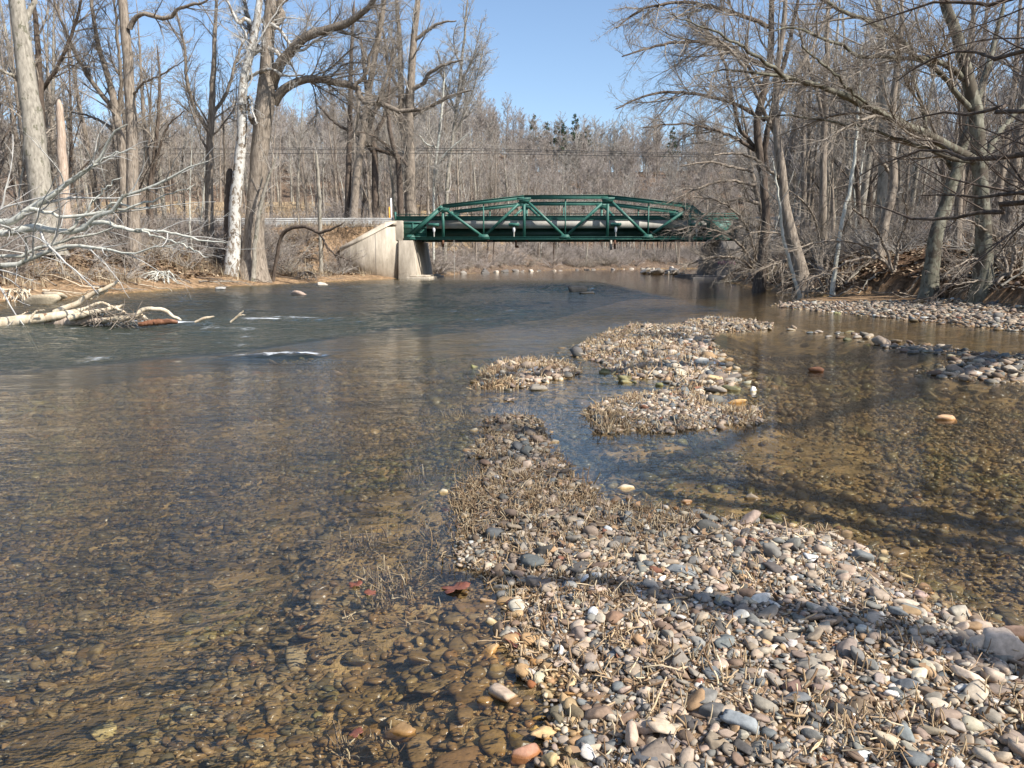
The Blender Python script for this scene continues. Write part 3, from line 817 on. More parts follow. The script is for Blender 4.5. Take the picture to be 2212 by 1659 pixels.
def resample(pts, rad, K, wig=0.0, rng=RN):
    pts = np.asarray(pts, float); rad = np.asarray(rad, float)
    # Catmull-Rom through the control points
    p = np.concatenate([[2 * pts[0] - pts[1]], pts, [2 * pts[-1] - pts[-2]]])
    seg = np.linalg.norm(np.diff(pts, axis=0), axis=1); cum = np.concatenate([[0], np.cumsum(seg)]); L = cum[-1]
    s = np.linspace(0, L, K)
    out = np.zeros((K, 3))
    for i, q in enumerate(s):
        k = min(np.searchsorted(cum, q, 'right') - 1, len(pts) - 2); t = (q - cum[k]) / max(seg[k], 1e-6)
        p0, p1, p2, p3 = p[k], p[k + 1], p[k + 2], p[k + 3]
        out[i] = 0.5 * ((2 * p1) + (-p0 + p2) * t + (2 * p0 - 5 * p1 + 4 * p2 - p3) * t * t + (-p0 + 3 * p1 - 3 * p2 + p3) * t ** 3)
    if wig: 
        w_ = rng.normal(0, wig, (K, 3)); w_[0] = 0
        out += w_
    return out, np.interp(s, cum, rad)

def grow(P, R, dens, ang, lr, k, wig, up, t0=0.15, rr=0.6, tip=0.25, rmin=0.004, lmin=0.15, lmax=99, rng=RN, tdec=0.55):
    """children of every polyline: dens per metre"""
    M_, K = R.shape
    seg = np.linalg.norm(np.diff(P, axis=1), axis=2); L = seg.sum(1)
    cnt = rng.poisson(np.clip(dens * L * (1 - t0), 0, 400))
    idx = np.repeat(np.arange(M_), cnt)
    if not len(idx): return np.zeros((0, k, 3)), np.zeros((0, k))
    t = t0 + (1 - t0) * rng.random(len(idx))
    f = t * (K - 1); i = np.minimum(f.astype(int), K - 2); fr = (f - i)[:, None]
    pos = P[idx, i] * (1 - fr) + P[idx, i + 1] * fr
    tan = P[idx, i + 1] - P[idx, i]; tan /= np.linalg.norm(tan, axis=1, keepdims=True) + 1e-9
    rp = R[idx, i] * (1 - fr[:, 0]) + R[idx, i + 1] * fr[:, 0]
    q = rng.normal(size=tan.shape); perp = np.cross(tan, q); perp /= np.linalg.norm(perp, axis=1, keepdims=True) + 1e-9
    a = rng.uniform(ang[0], ang[1], len(idx))[:, None]
    dr = np.cos(a) * tan + np.sin(a) * perp
    dr[:, 2] += up * 0.6
    dr /= np.linalg.norm(dr, axis=1, keepdims=True)
    ln = np.clip(lr * L[idx] * (1 - tdec * t) * rng.uniform(.55, 1.25, len(idx)), lmin, lmax)
    r0 = np.maximum(np.minimum(rp * rr * rng.uniform(.6, 1.1, len(idx)), ln * 0.014 + .003), rmin)
    out = np.zeros((len(idx), k, 3)); out[:, 0] = pos
    step = (ln / (k - 1))[:, None]
    bend = rng.normal(0, wig * .5, dr.shape)
    for j in range(1, k):
        dr = dr + rng.normal(0, wig, dr.shape) + bend
        dr[:, 2] += up * 0.25
        dr /= np.linalg.norm(dr, axis=1, keepdims=True)
        out[:, j] = out[:, j - 1] + dr * step
    rad = r0[:, None] * np.linspace(1, tip, k)[None]
    return out, np.maximum(rad, rmin * 0.7)

# ------------------------------------------------------------ trees
def flare(R, amt=0.6, rows=4):
    R = R.copy()
    for i in range(min(rows, len(R))): R[i] *= 1 + amt * (1 - i / rows) ** 2
    return R

SPEC_NEAR = dict(limb=(.75, (.5, 1.05), .32, 12, .10, .22, .3), b=(2.8, (.45, .95), .45, 8, .15, .10), t=(5.6, (.4, .9), .45, 5, .17, .06), f=(7.0, (.4, .9), .5, 4, .18, .05), rm=.008)

def flesh(limbP, limbR, spec, wood, rng, keep_levels=3, droop=0.0):
    """grow branches, twigs and fine twigs from limbs"""
    d_, ang, lr, k, wg, up = spec['b']
    P2, R2 = grow(limbP, limbR, d_, ang, lr, k, wg, up - droop, .12, .55, .3, spec['rm'] * 1.6, .5, 5, rng)
    if len(P2): wood.add(P2, R2, 4)
    d_, ang, lr, k, wg, up = spec['t']
    P3, R3 = grow(P2, R2, d_, ang, lr, k, wg, up - droop, .1, .55, .35, spec['rm'], .3, 2.2, rng) if len(P2) else (P2, R2)
    if len(P3): wood.add(P3, R3, 3)
    if keep_levels >= 3 and len(P3):
        d_, ang, lr, k, wg, up = spec['f']
        P4, R4 = grow(P3, R3, d_, ang, lr, k, wg, up - droop, .1, .6, .4, spec['rm'] * .7, .22, .9, rng)
        wood.add(P4, R4, 3)
    # twigs straight on the limbs
    P5, R5 = grow(limbP, limbR, spec['t'][0] * .6, (.5, 1.2), .14, 4, .15, .05 - droop, .2, .3, .4, spec['rm'], .4, 1.4, rng)
    if len(P5): wood.add(P5, R5, 3)

def make_tree(name, label, trunks, limbs, bark_m, twig_m, seed, spec=SPEC_NEAR, auto=(.30, 1.0), group=None, ground_it=True, sides=12, lump=.05, cat='tree', trunk_from=0, droop=0.0, lmax=7, limb_name='limb', autol=True, limb_m=None):
    """trunks / limbs: lists of (points, radii) in world space; every hand-laid limb becomes a part"""
    rng = np.random.default_rng(seed)
    base = np.array(trunks[0][0][0], float)
    if ground_it: base[2] = hz(base[0], base[1]) - 0.05
    root = thing(name, label, cat, tuple(base), group)
    allP, allR = [], []
    for i, (pts, rad) in enumerate(trunks):
        pts = [list(p) for p in pts]
        if i == 0 and ground_it: pts[0][2] = base[2] - .25
        K = 30
        P, R = resample(pts, rad, K, 0.02, rng)
        if i == 0: R = flare(R)
        R[-1] *= .5
        wd = Wood(); wd.add(P[None], R[None], sides, lump)
        wd.build('trunk', M[bark_m], root, base)
        allP.append(P); allR.append(R)
    LP, LR = [], []
    for pts, rad in limbs:
        P, R = resample(pts, rad, 24, 0.025, rng)
        wd = Wood(); wd.add(P[None], R[None], 8, lump)
        wd.build(limb_name, M[limb_m or bark_m], root, base)
        LP.append(P); LR.append(R)
    crown = Wood()
    if autol and len(allP):
        d_, ang, lr, k, wg, up, t0 = spec['limb']
        tp = np.array(allP); tr = np.array(allR)
        P1, R1 = grow(tp, tr, d_, ang, lr, k, wg, up, auto[0], .55, .25, .02, 1.0, lmax, rng)
        crown.add(P1, R1, 6)
        if len(P1): flesh(P1, R1, spec, crown, rng, droop=droop)
        P5, R5 = grow(tp, tr, .8, (.6, 1.3), .05, 5, .15, .1, auto[0] * .5, .2, .4, spec['rm'], .4, 1.6, rng)
        crown.add(P5, R5, 3)
    if LP: flesh(np.array(LP), np.array(LR), spec, crown, rng, droop=droop)
    crown.build('crown', M[twig_m], root, base)
    return root

def hp(Y0, Y1, pts):
    """hand-laid line: (px, py, width px) with the depth running from Y0 to Y1"""
    n_ = len(pts); P = []; R = []; Y0 = Y0 * YF; Y1 = Y1 * YF
    for i, (px, py, wd) in enumerate(pts):
        Y = Y0 + (Y1 - Y0) * i / max(1, n_ - 1)
        P.append(at(px, py, Y)); R.append(wd / 2 * Y / FPX * WK)
    return P, R
YF, WK = 1.0, .88

# --- left bank, hand-laid
YF = 1.000
make_tree('bare_tree', 'massive pale grey trunk at the far left rising out of the picture, mottled bark', [hp(44, 45, [(100, 520, 62), (90, 430, 54), (75, 300, 48), (62, 200, 42), (50, 100, 38), (38, 0, 34), (28, -120, 30), (20, -300, 16)])],
          [hp(45, 43, [(58, 190, 12), (30, 165, 9), (0, 150, 6), (-40, 120, 3)]), hp(45, 47, [(48, 60, 14), (70, 10, 12), (85, -60, 9), (120, -140, 5)])], 'bark_grey', 'twig_grey', 1, auto=(.62, 1))
make_tree('bare_tree', 'thin dark trunk just right of the massive far-left trunk', [hp(52, 53, [(112, 500, 22), (100, 400, 19), (90, 280, 17), (86, 160, 14), (78, 60, 11), (70, -60, 8), (74, -160, 4)])],
          [hp(53, 51, [(88, 200, 10), (120, 150, 8), (160, 60, 7), (180, -20, 5), (200, -80, 3)])], 'bark_dark', 'twig_brown', 2, auto=(.3, 1))
make_tree('broken_snag', 'reddish barkless broken tree stump standing tall between two live trees at left', [hp(49, 49, [(140, 480, 26), (138, 400, 23), (134, 320, 20), (130, 250, 17), (127, 214, 11)])], [], 'bark_dead', 'twig_brown', 3, autol=False, cat='dead tree')
YF = 1.080
make_tree('bare_tree', 'straight tall grey-brown trunk with one long crooked limb near the top left', [hp(46, 47, [(288, 540, 30), (287, 430, 28), (286, 320, 25), (282, 220, 24), (276, 130, 23), (264, 0, 20), (258, -120, 17), (262, -260, 9)])],
          [hp(46.5, 45, [(280, 62, 13), (292, 40, 11), (310, 30, 10), (345, 38, 10), (368, 36, 9), (385, 20, 8), (415, 8, 7), (440, 6, 5), (470, -20, 3)]),
           hp(46.5, 44, [(288, 205, 6), (310, 180, 5), (350, 160, 4), (400, 130, 2)])], 'bark_brown', 'twig_brown', 4, auto=(.66, 1))
YF = 1.000
make_tree('bare_tree', 'dark leaning tree with long limbs spreading to upper left behind the straight trunk', [hp(53, 54, [(272, 500, 24), (268, 400, 21), (262, 300, 19), (250, 240, 17), (238, 180, 14), (215, 110, 11), (200, 20, 8), (190, -80, 4)])],
          [hp(54, 52, [(252, 240, 12), (200, 180, 10), (160, 110, 8), (130, 40, 6), (110, -20, 3)]), hp(54, 52, [(255, 250, 10), (262, 180, 9), (255, 100, 7), (248, 20, 5), (240, -60, 3)]), hp(54, 56, [(262, 300, 8), (230, 270, 7), (190, 250, 5), (140, 240, 3)])], 'bark_brown', 'twig_brown', 5, auto=(.25, 1))
YF = 1.060
make_tree('bare_tree', 'slender forked tree standing in the gap midway along the left bank', [hp(56, 57, [(448, 500, 22), (452, 400, 19), (455, 300, 17), (458, 220, 15), (462, 130, 11), (466, 40, 8), (470, -60, 4)])],
          [hp(57, 56, [(455, 290, 11), (425, 240, 9), (405, 180, 8), (398, 100, 6), (380, 20, 4)]), hp(57, 58, [(457, 250, 9), (490, 200, 8), (510, 130, 6), (540, 60, 4)])], 'bark_brown', 'twig_brown', 6, auto=(.3, 1))
make_tree('bare_tree', 'thin dark tree forking low between the straight trunk and the slender forked tree', [hp(54, 54, [(322, 480, 14), (326, 400, 12), (335, 330, 10), (342, 250, 8), (345, 170, 6), (340, 100, 3)])],
          [hp(54, 53, [(328, 380, 8), (345, 320, 6), (365, 270, 4), (400, 240, 2)])], 'bark_dark', 'twig_brown', 7, auto=(.2, 1))
SPEC_SYC = dict(SPEC_NEAR, limb=(.7, (.5, 1.1), .3, 12, .16, .15, .3), b=(2.2, (.5, 1.1), .45, 8, .20, .08))
YF = 1.300
make_tree('sycamore_tree', 'white-barked mottled tree with chalky crooked upper branches beside the big rough trunk', [hp(43, 44, [(500, 560, 32), (508, 450, 29), (518, 350, 26), (523, 270, 23), (524, 200, 21), (533, 140, 20), (548, 80, 18), (560, 10, 15), (566, -80, 11), (575, -180, 6)])],
          [hp(44, 43, [(530, 150, 14), (548, 115, 12), (572, 104, 11), (595, 110, 9), (612, 130, 8), (628, 138, 6)]), hp(44, 43, [(550, 60, 12), (530, 40, 9), (515, 50, 8), (500, 20, 6), (480, -20, 4)]),
           hp(44, 42, [(526, 180, 10), (550, 160, 8), (585, 150, 7), (620, 165, 5), (660, 160, 3)]), hp(44, 42, [(555, 40, 10), (600, 60, 8), (640, 110, 7), (680, 90, 5), (730, 60, 3)]),
           hp(44, 42.5, [(524, 230, 7), (540, 210, 6), (545, 240, 5), (556, 270, 3)])], 'bark_white', 'twig_white', 8, SPEC_SYC, auto=(.45, 1))
YF = 1.270
make_tree('broken_stump', 'dark rotten broken trunk standing tight against the white-barked tree', [hp(45, 45, [(492, 540, 24), (494, 470, 21), (496, 400, 19), (497, 364, 15)])], [], 'bark_dark', 'twig_dark', 9, autol=False, cat='dead tree')
YF = 1.360
make_tree('oak_tree', 'biggest rough-barked tree of the left bank with two great crooked limbs reaching right', [hp(41.5, 42, [(545, 590, 56), (548, 520, 48), (553, 440, 42), (560, 350, 40), (567, 280, 42), (572, 225, 46), (576, 190, 38), (577, 140, 32), (579, 80, 28), (584, 10, 24), (588, -80, 19), (590, -200, 11)])],
          [hp(42, 40, [(590, 222, 26), (606, 200, 22), (640, 178, 19), (680, 170, 18), (720, 178, 17), (765, 185, 16), (776, 205, 14), (790, 220, 13), (830, 226, 12), (862, 240, 11), (890, 238, 10), (910, 238, 9), (940, 225, 7), (965, 205, 4)]),
           hp(42, 39, [(586, 190, 28), (600, 150, 25), (625, 115, 23), (655, 85, 21), (700, 65, 19), (745, 52, 17), (780, 30, 14), (805, 5, 11), (830, -40, 7)]),
           hp(42, 43, [(584, 60, 20), (610, 35, 17), (602, 10, 16), (640, -20, 12), (690, -50, 8)]), hp(40.8, 40, [(766, 186, 10), (790, 160, 8), (800, 120, 7), (815, 80, 6), (822, 30, 4)]),
           hp(42, 41, [(560, 262, 14), (545, 262, 11), (538, 245, 8), (536, 220, 5)]), hp(42, 44, [(582, 130, 14), (550, 90, 11), (535, 30, 9), (520, -40, 5)])],
          'bark_brown', 'twig_brown', 10, auto=(.62, 1), sides=18, lump=.07)
YF = 1.380
make_tree('sapling', 'thin pale leaning sapling in front of the big rough trunk', [hp(40, 40, [(545, 595, 11), (552, 520, 10), (562, 450, 9), (572, 410, 7), (585, 370, 5), (600, 330, 3)])], [], 'bark_grey', 'twig_grey', 11, auto=(.4, 1), lmax=2)
YF = 1.500
make_tree('bare_tree', 'slim dark straight trunk left of the paired trunks before the bridge', [hp(60, 60, [(748, 500, 15), (752, 400, 14), (755, 300, 13), (757, 200, 11), (760, 100, 8), (765, 0, 5)])], [], 'bark_dark', 'twig_brown', 12, auto=(.45, 1))
YF = 1.540
make_tree('bare_tree', 'brown trunk leaning right in the middle of the tall group before the bridge', [hp(58, 59, [(760, 520, 22), (768, 400, 19), (782, 300, 17), (796, 200, 15), (812, 110, 13), (826, 30, 11), (838, -60, 7)])],
          [hp(59, 58, [(785, 285, 10), (805, 255, 9), (830, 180, 7), (850, 110, 5)])], 'bark_brown', 'twig_brown', 13, auto=(.35, 1))
YF = 1.380
make_tree('bare_tree', 'dark forked tree with wide low limbs left of the tallest tree by the bridge', [hp(66, 66, [(812, 500, 16), (810, 400, 16), (808, 320, 14), (800, 260, 11), (790, 180, 9), (780, 80, 6)])],
          [hp(66, 65, [(808, 330, 10), (770, 290, 8), (730, 270, 6), (690, 230, 4)]), hp(66, 64, [(808, 320, 10), (850, 335, 8), (870, 345, 8), (880, 360, 5)]), hp(66, 66, [(806, 300, 10), (830, 250, 8), (840, 180, 6), (850, 90, 4)])], 'bark_dark', 'twig_brown', 14, auto=(.4, 1))
YF = 1.460
make_tree('bare_tree', 'tallest twin-stemmed tree directly left of the bridge, light brown trunk', [hp(63, 63, [(888, 500, 30), (886, 420, 27), (885, 330, 24), (884, 250, 21), (888, 180, 18), (892, 100, 16), (900, 30, 13), (908, -60, 9)]), hp(63, 64, [(880, 320, 18), (868, 260, 16), (866, 180, 14), (864, 100, 12), (858, 20, 9), (850, -60, 6)])],
          [hp(63, 61, [(886, 195, 11), (915, 180, 10), (925, 160, 9), (960, 140, 7), (1000, 130, 4)]), hp(63, 62, [(893, 90, 10), (925, 65, 8), (950, 50, 6), (985, 45, 3)]), hp(63, 61, [(888, 250, 10), (940, 225, 8), (980, 205, 6), (1020, 195, 3)]), hp(63, 64, [(868, 200, 9), (840, 150, 8), (830, 80, 6), (810, 10, 4)])], 'bark_brown', 'twig_grey', 15, auto=(.35, 1))
YF = 1.500
make_tree('bare_tree', 'dark crooked tree leaning toward the river beside the tallest tree', [hp(60, 59, [(868, 500, 16), (864, 420, 15), (860, 350, 13), (845, 300, 11), (838, 240, 9), (842, 180, 6)])],
          [hp(60, 58, [(858, 345, 8), (830, 310, 7), (800, 290, 5), (770, 285, 3)])], 'bark_dark', 'twig_brown', 16, auto=(.3, 1))
YF = 1.100
make_tree('bare_tree', 'slender white-stemmed tree just above the left end of the bridge', [hp(84, 84, [(935, 480, 6), (937, 420, 6), (940, 360, 5), (948, 300, 7), (955, 230, 6), (960, 150, 4)])],
          [hp(84, 83, [(938, 400, 5), (950, 350, 5), (975, 320, 4), (1010, 290, 2)]), hp(84, 83, [(945, 320, 5), (920, 310, 4), (905, 290, 3)])], 'bark_pale', 'twig_grey', 17, dict(SPEC_NEAR, rm=.014), auto=(.3, 1))
YF = 1.100
make_tree('bare_tree', 'short dead pale stem among brush left of the guardrail end', [hp(62, 62, [(690, 500, 9), (690, 440, 9), (687, 380, 8), (684, 330, 5)])], [], 'bark_grey', 'twig_grey', 18, auto=(.4, 1), lmax=2)
YF = 1.220
make_tree('fallen_limb', 'arching black fallen limb hanging over the left bank below the guardrail', [hp(47, 45, [(585, 560, 8), (605, 520, 9), (625, 495, 9), (660, 490, 9), (690, 502, 8), (715, 495, 6), (745, 480, 3)])], [hp(46, 45, [(690, 500, 6), (705, 530, 5), (725, 550, 4), (760, 565, 2)])], 'bark_dark', 'twig_dark', 19, autol=False, cat='branch')

# --- left foreground boughs of a tree rooted outside the picture on the left bank
SPEC_FG = dict(limb=(.7, (.5, 1.0), .3, 12, .08, .2, .3), b=(1.1, (.35, .8), .34, 9, .09, .04), t=(1.9, (.35, .8), .36, 6, .10, .03), f=(2.8, (.35, .8), .45, 4, .12, .03), rm=.0032)
tb = (-17.8, 22.0, hz(-17.8, 22.0))
def fg(pts, start, Y0, Y1):
    P, R = hp(Y0, Y1, pts)
    return [start] + P, [max(R[0] * 1.15, .03)] + R
YF = 1.000
make_tree('pale_barked_tree', 'pale smooth-barked tree whose long bare boughs sweep in from the left edge over the water',
          [([tb, (-17.6, 21.8, 2.2), (-17.2, 21.6, 4.0), (-17.4, 21.6, 7.0), (-18.0, 21.4, 11), (-18.2, 21, 16)], [.34, .30, .26, .22, .16, .06])],
          [fg([(0, 480, 17), (66, 449, 16), (118, 417, 13), (166, 380, 10), (207, 355, 8), (225, 318, 6), (244, 284, 5), (273, 266, 3)], (-17.3, 21.7, 2.3), 20, 19.2),
           fg([(0, 506, 16), (74, 490, 22), (110, 495, 15), (148, 499, 13), (177, 493, 12), (207, 470, 10), (251, 454, 9), (270, 421, 8), (314, 410, 7), (369, 384, 6), (414, 362, 4), (450, 352, 2)], (-17.4, 21.8, 2.0), 20, 18.6),
           hp(19.6, 18.8, [(165, 498, 10), (195, 485, 12), (222, 480, 11), (281, 497, 8), (351, 499, 6), (425, 517, 5), (491, 525, 2)]),
           hp(19.6, 19.0, [(66, 451, 10), (110, 462, 8), (163, 469, 8), (229, 458, 7), (277, 449, 6), (340, 430, 4), (420, 400, 2)]),
           fg([(0, 576, 13), (52, 565, 12), (118, 539, 9), (185, 528, 8), (240, 540, 6), (273, 545, 5), (333, 536, 3), (400, 520, 2)], (-17.5, 21.9, 1.5), 20.2, 18.6),
           fg([(0, 554, 8), (66, 543, 8), (148, 517, 6), (207, 502, 5), (260, 488, 3)], (-17.5, 21.9, 1.7), 20.6, 20.2),
           hp(19.2, 18.6, [(281, 495, 5), (310, 500, 5), (350, 515, 4), (400, 530, 4), (430, 548, 3), (450, 560, 2)]),
           hp(19.5, 19.0, [(118, 417, 6), (180, 372, 5), (240, 335, 4), (295, 321, 2)]),
           hp(19.5, 19.0, [(215, 462, 6), (250, 440, 5), (300, 450, 4), (350, 440, 3)]),
           hp(19.5, 19.2, [(148, 497, 7), (175, 470, 6), (205, 430, 5), (232, 405, 4), (260, 380, 2)])],
          'bark_pale', 'twig_white', 21, SPEC_FG, auto=(.55, 1), droop=.02)

# --- right bank, hand-laid
SPEC_R = dict(limb=(.7, (.5, 1.0), .33, 12, .10, .15, .3), b=(2.4, (.4, .85), .42, 8, .12, .05), t=(6.0, (.35, .85), .45, 5, .16, .04), f=(8.0, (.4, .85), .5, 4, .17, .04), rm=.0065)
YF = 1.100
make_tree('bare_tree', 'large greenish grey right-bank tree sending a long straight limb up to the left', [hp(25, 25.5, [(2125, 600, 46), (2128, 540, 38), (2122, 450, 33), (2118, 380, 34), (2112, 300, 32), (2105, 230, 30), (2085, 150, 26), (2068, 80, 24), (2040, 0, 22), (2015, -100, 17), (2000, -240, 8)])],
          [hp(25.2, 21, [(2112, 352, 24), (2068, 325, 23), (2024, 301, 22), (1980, 282, 21), (1937, 262, 19), (1880, 232, 17), (1828, 210, 15), (1762, 183, 12), (1720, 172, 10), (1675, 160, 8), (1620, 156, 6), (1561, 150, 4), (1500, 165, 2)]),
           hp(21.9, 20, [(1700, 172, 10), (1660, 140, 9), (1620, 110, 8), (1588, 92, 6), (1540, 68, 5), (1491, 48, 3), (1440, 30, 2)]),
           hp(25.3, 22, [(2090, 175, 16), (2040, 140, 13), (1976, 120, 12), (1937, 79, 11), (1870, 45, 10), (1806, 17, 8), (1740, -20, 6)]),
           hp(25.3, 21.5, [(2108, 250, 14), (2030, 160, 11), (1976, 127, 10), (1900, 122, 9), (1850, 116, 8), (1784, 87, 7), (1719, 61, 5), (1675, 65, 3)]),
           hp(25.2, 23, [(2114, 345, 14), (2060, 345, 12), (2000, 320, 10), (1940, 300, 8), (1880, 280, 7), (1800, 262, 6), (1700, 250, 4), (1600, 255, 2)]),
           hp(25.2, 27, [(2116, 370, 16), (2150, 300, 13), (2190, 250, 11), (2240, 200, 8)]), hp(23.5, 21, [(1937, 262, 8), (1860, 215, 7), (1790, 150, 6), (1730, 100, 4)])],
          'bark_green', 'twig_brown', 31, SPEC_R, auto=(.5, 1), lmax=5)
YF = 1.170
make_tree('bare_tree', 'leaning grey-green trunk with dark hollow base left of the large right-bank tree', [hp(26, 27, [(2008, 590, 40), (2018, 530, 33), (2030, 480, 31), (2046, 430, 29), (2066, 370, 27), (2085, 300, 22), (2110, 220, 17), (2140, 120, 12), (2170, 0, 8)])],
          [hp(27, 26, [(2066, 370, 13), (2030, 330, 11), (2000, 270, 9), (1980, 190, 7), (1960, 100, 4)])], 'bark_green', 'twig_brown', 32, SPEC_R, auto=(.45, 1))
YF = 1.030
make_tree('bare_tree', 'curving grey trunk rising from the waterline at the foot of the right bank', [hp(37, 38, [(1738, 634, 40), (1730, 590, 33), (1718, 545, 30), (1706, 500, 28), (1697, 455, 25), (1690, 400, 22), (1682, 320, 19), (1676, 240, 17), (1680, 150, 14), (1692, 60, 12), (1700, -60, 8)])],
          [hp(38, 36, [(1680, 300, 11), (1650, 240, 9), (1620, 170, 8), (1580, 110, 6), (1530, 70, 3)]), hp(38, 39, [(1676, 220, 10), (1720, 160, 8), (1760, 90, 6), (1790, 20, 4)]), hp(37.6, 35, [(1688, 390, 9), (1640, 350, 7), (1590, 330, 5), (1540, 335, 3)])], 'bark_brown', 'twig_brown', 33, SPEC_R, auto=(.35, 1))
YF = 1.030
make_tree('sapling', 'thin pale stem bowed out of the water beside the curving grey trunk', [hp(36, 36, [(1735, 628, 9), (1712, 590, 8), (1700, 545, 8), (1690, 500, 7), (1684, 450, 6), (1678, 400, 5), (1668, 340, 3)])], [], 'bark_pale', 'twig_grey', 34, SPEC_R, auto=(.4, 1), lmax=2)
YF = 1.050
make_tree('bare_tree', 'dark crooked double trunk behind the curving trunk near the bridge', [hp(42, 43, [(1640, 600, 26), (1648, 540, 22), (1655, 470, 20), (1650, 400, 19), (1640, 330, 18), (1636, 260, 17), (1652, 190, 16), (1664, 120, 15), (1666, 40, 13), (1668, -60, 9)]), hp(43, 42, [(1655, 380, 16), (1652, 320, 14), (1666, 250, 13), (1690, 150, 11), (1712, 60, 9), (1730, -40, 6)])],
          [hp(43, 41, [(1640, 330, 10), (1600, 280, 9), (1580, 200, 8), (1560, 120, 6), (1520, 60, 3)]), hp(43, 41, [(1650, 200, 10), (1620, 150, 9), (1580, 100, 7), (1520, 80, 4)]),
           hp(43, 39, [(1664, 150, 11), (1600, 118, 9), (1520, 92, 8), (1430, 96, 6), (1345, 122, 3)]), hp(43, 39, [(1668, 60, 11), (1580, 25, 9), (1480, 5, 7), (1390, 20, 5), (1330, 60, 3)]),
           hp(43, 40, [(1652, 260, 10), (1580, 222, 8), (1480, 200, 7), (1400, 205, 5), (1330, 235, 3)]), hp(43, 40, [(1640, 330, 9), (1570, 290, 7), (1480, 268, 5), (1390, 275, 3)]),
           hp(43, 40, [(1672, 0, 10), (1600, -50, 9), (1500, -80, 7), (1400, -60, 4)])], 'bark_dark', 'twig_brown', 35, SPEC_R, auto=(.3, 1))
make_tree('bare_tree', 'small tree with arching dark limbs hanging before the right end of the bridge', [hp(56, 55, [(1660, 560, 15), (1655, 500, 13), (1640, 440, 11), (1625, 370, 9), (1615, 300, 7), (1600, 220, 4)])],
          [hp(55, 53, [(1640, 440, 9), (1600, 430, 8), (1560, 440, 7), (1515, 470, 6), (1490, 510, 4)]), hp(55, 53, [(1625, 370, 8), (1580, 360, 6), (1530, 350, 5), (1470, 360, 3)]), hp(55, 53, [(1650, 490, 8), (1600, 490, 7), (1550, 510, 5), (1500, 540, 3)]), hp(55, 53, [(1630, 400, 8), (1570, 390, 6), (1500, 410, 5), (1440, 440, 2)]), hp(55, 52, [(1655, 520, 7), (1600, 540, 6), (1550, 560, 4), (1500, 575, 2)])], 'bark_brown', 'twig_brown', 36, dict(SPEC_R, rm=.009), auto=(.25, 1))
make_tree('bare_tree', 'straight brown trunk midway along the right bank wood', [hp(40, 40, [(1776, 560, 20), (1777, 470, 18), (1778, 380, 16), (1780, 280, 14), (1784, 180, 12), (1788, 60, 9), (1792, -60, 5)])], [hp(40, 39, [(1779, 260, 9), (1760, 180, 8), (1735, 100, 6), (1720, 20, 3)])], 'bark_brown', 'twig_brown', 37, SPEC_R, auto=(.35, 1))
make_tree('bare_tree', 'thin pale trunk leaning right in the right bank wood', [hp(34, 35, [(1800, 570, 10), (1818, 480, 9), (1838, 400, 8), (1850, 300, 7), (1856, 200, 6), (1862, 90, 4)])], [], 'bark_pale', 'twig_grey', 38, SPEC_R, auto=(.35, 1))
make_tree('bare_tree', 'broad brown trunk leaning up to the right in the gap of the right wood', [hp(36, 37, [(1895, 560, 26), (1912, 480, 22), (1930, 400, 19), (1925, 300, 17), (1932, 200, 14), (1945, 80, 11), (1950, -60, 6)])], [hp(37, 36, [(1928, 380, 9), (1890, 330, 7), (1860, 260, 5), (1850, 170, 3)])], 'bark_brown', 'twig_brown', 39, SPEC_R, auto=(.4, 1))
make_tree('bare_tree', 'slender pale fine-twigged tree rising above the left end of the truss', [hp(96, 96, [(958, 470, 9), (966, 400, 9), (978, 300, 8), (990, 200, 7), (1000, 110, 6), (1008, 20, 4), (1014, -60, 2)])],
          [hp(96, 95, [(978, 300, 5), (1005, 240, 4), (1030, 170, 3), (1045, 100, 2)]), hp(96, 95, [(985, 240, 5), (960, 180, 4), (945, 110, 3)]), hp(96, 95, [(992, 180, 4), (1020, 130, 3), (1040, 50, 2)])], 'bark_grey', 'twig_grey', 51, dict(SPEC_NEAR, rm=.013), auto=(.25, 1))
def overhang(name, label, px, py, lines, Y, seed, mt='bark_brown', tm='twig_brown'):
    b_ = hit(px, py, 16)
    L_ = []
    for l in lines:
        P, R = hp(Y, Y - 2.5, l); L_.append(([(b_[0], b_[1], b_[2])] + P, [R[0] * 1.2] + R))
    root = make_tree(name, label, [([(b_[0], b_[1], b_[2]), (b_[0] + .1, b_[1], b_[2] + .6), (b_[0] + .1, b_[1], b_[2] + 1.1)], [.07, .06, .04])], L_, mt, tm, seed, SPEC_OV, autol=False, cat='shrub', ground_it=False)
SPEC_OV = dict(SPEC_R, b=(3.4, (.35, .9), .36, 7, .13, -.02), t=(5.0, (.35, .85), .42, 5, .15, -.02), f=(5.5, (.4, .8), .5, 4, .16, 0), rm=.006)
overhang('overhanging_shrub', 'bare shrub arching over the water before the right abutment', 1640, 596, [[(1600, 560, 6), (1550, 555, 5), (1500, 565, 4), (1455, 590, 2)], [(1600, 530, 6), (1550, 500, 5), (1500, 490, 4), (1450, 500, 2)], [(1620, 510, 6), (1590, 460, 5), (1540, 430, 4), (1490, 425, 2)], [(1640, 500, 5), (1650, 430, 4), (1640, 380, 2)]], 48, 61)
overhang('overhanging_shrub', 'bare shrub spreading from the bank right behind the curving grey trunk', 1780, 600, [[(1740, 560, 6), (1700, 560, 5), (1650, 580, 4), (1610, 605, 2)], [(1750, 540, 6), (1700, 510, 5), (1650, 500, 4), (1600, 510, 2)], [(1770, 530, 6), (1760, 470, 5), (1730, 430, 4), (1700, 410, 2)], [(1800, 540, 5), (1830, 480, 4), (1850, 440, 2)]], 40, 62)
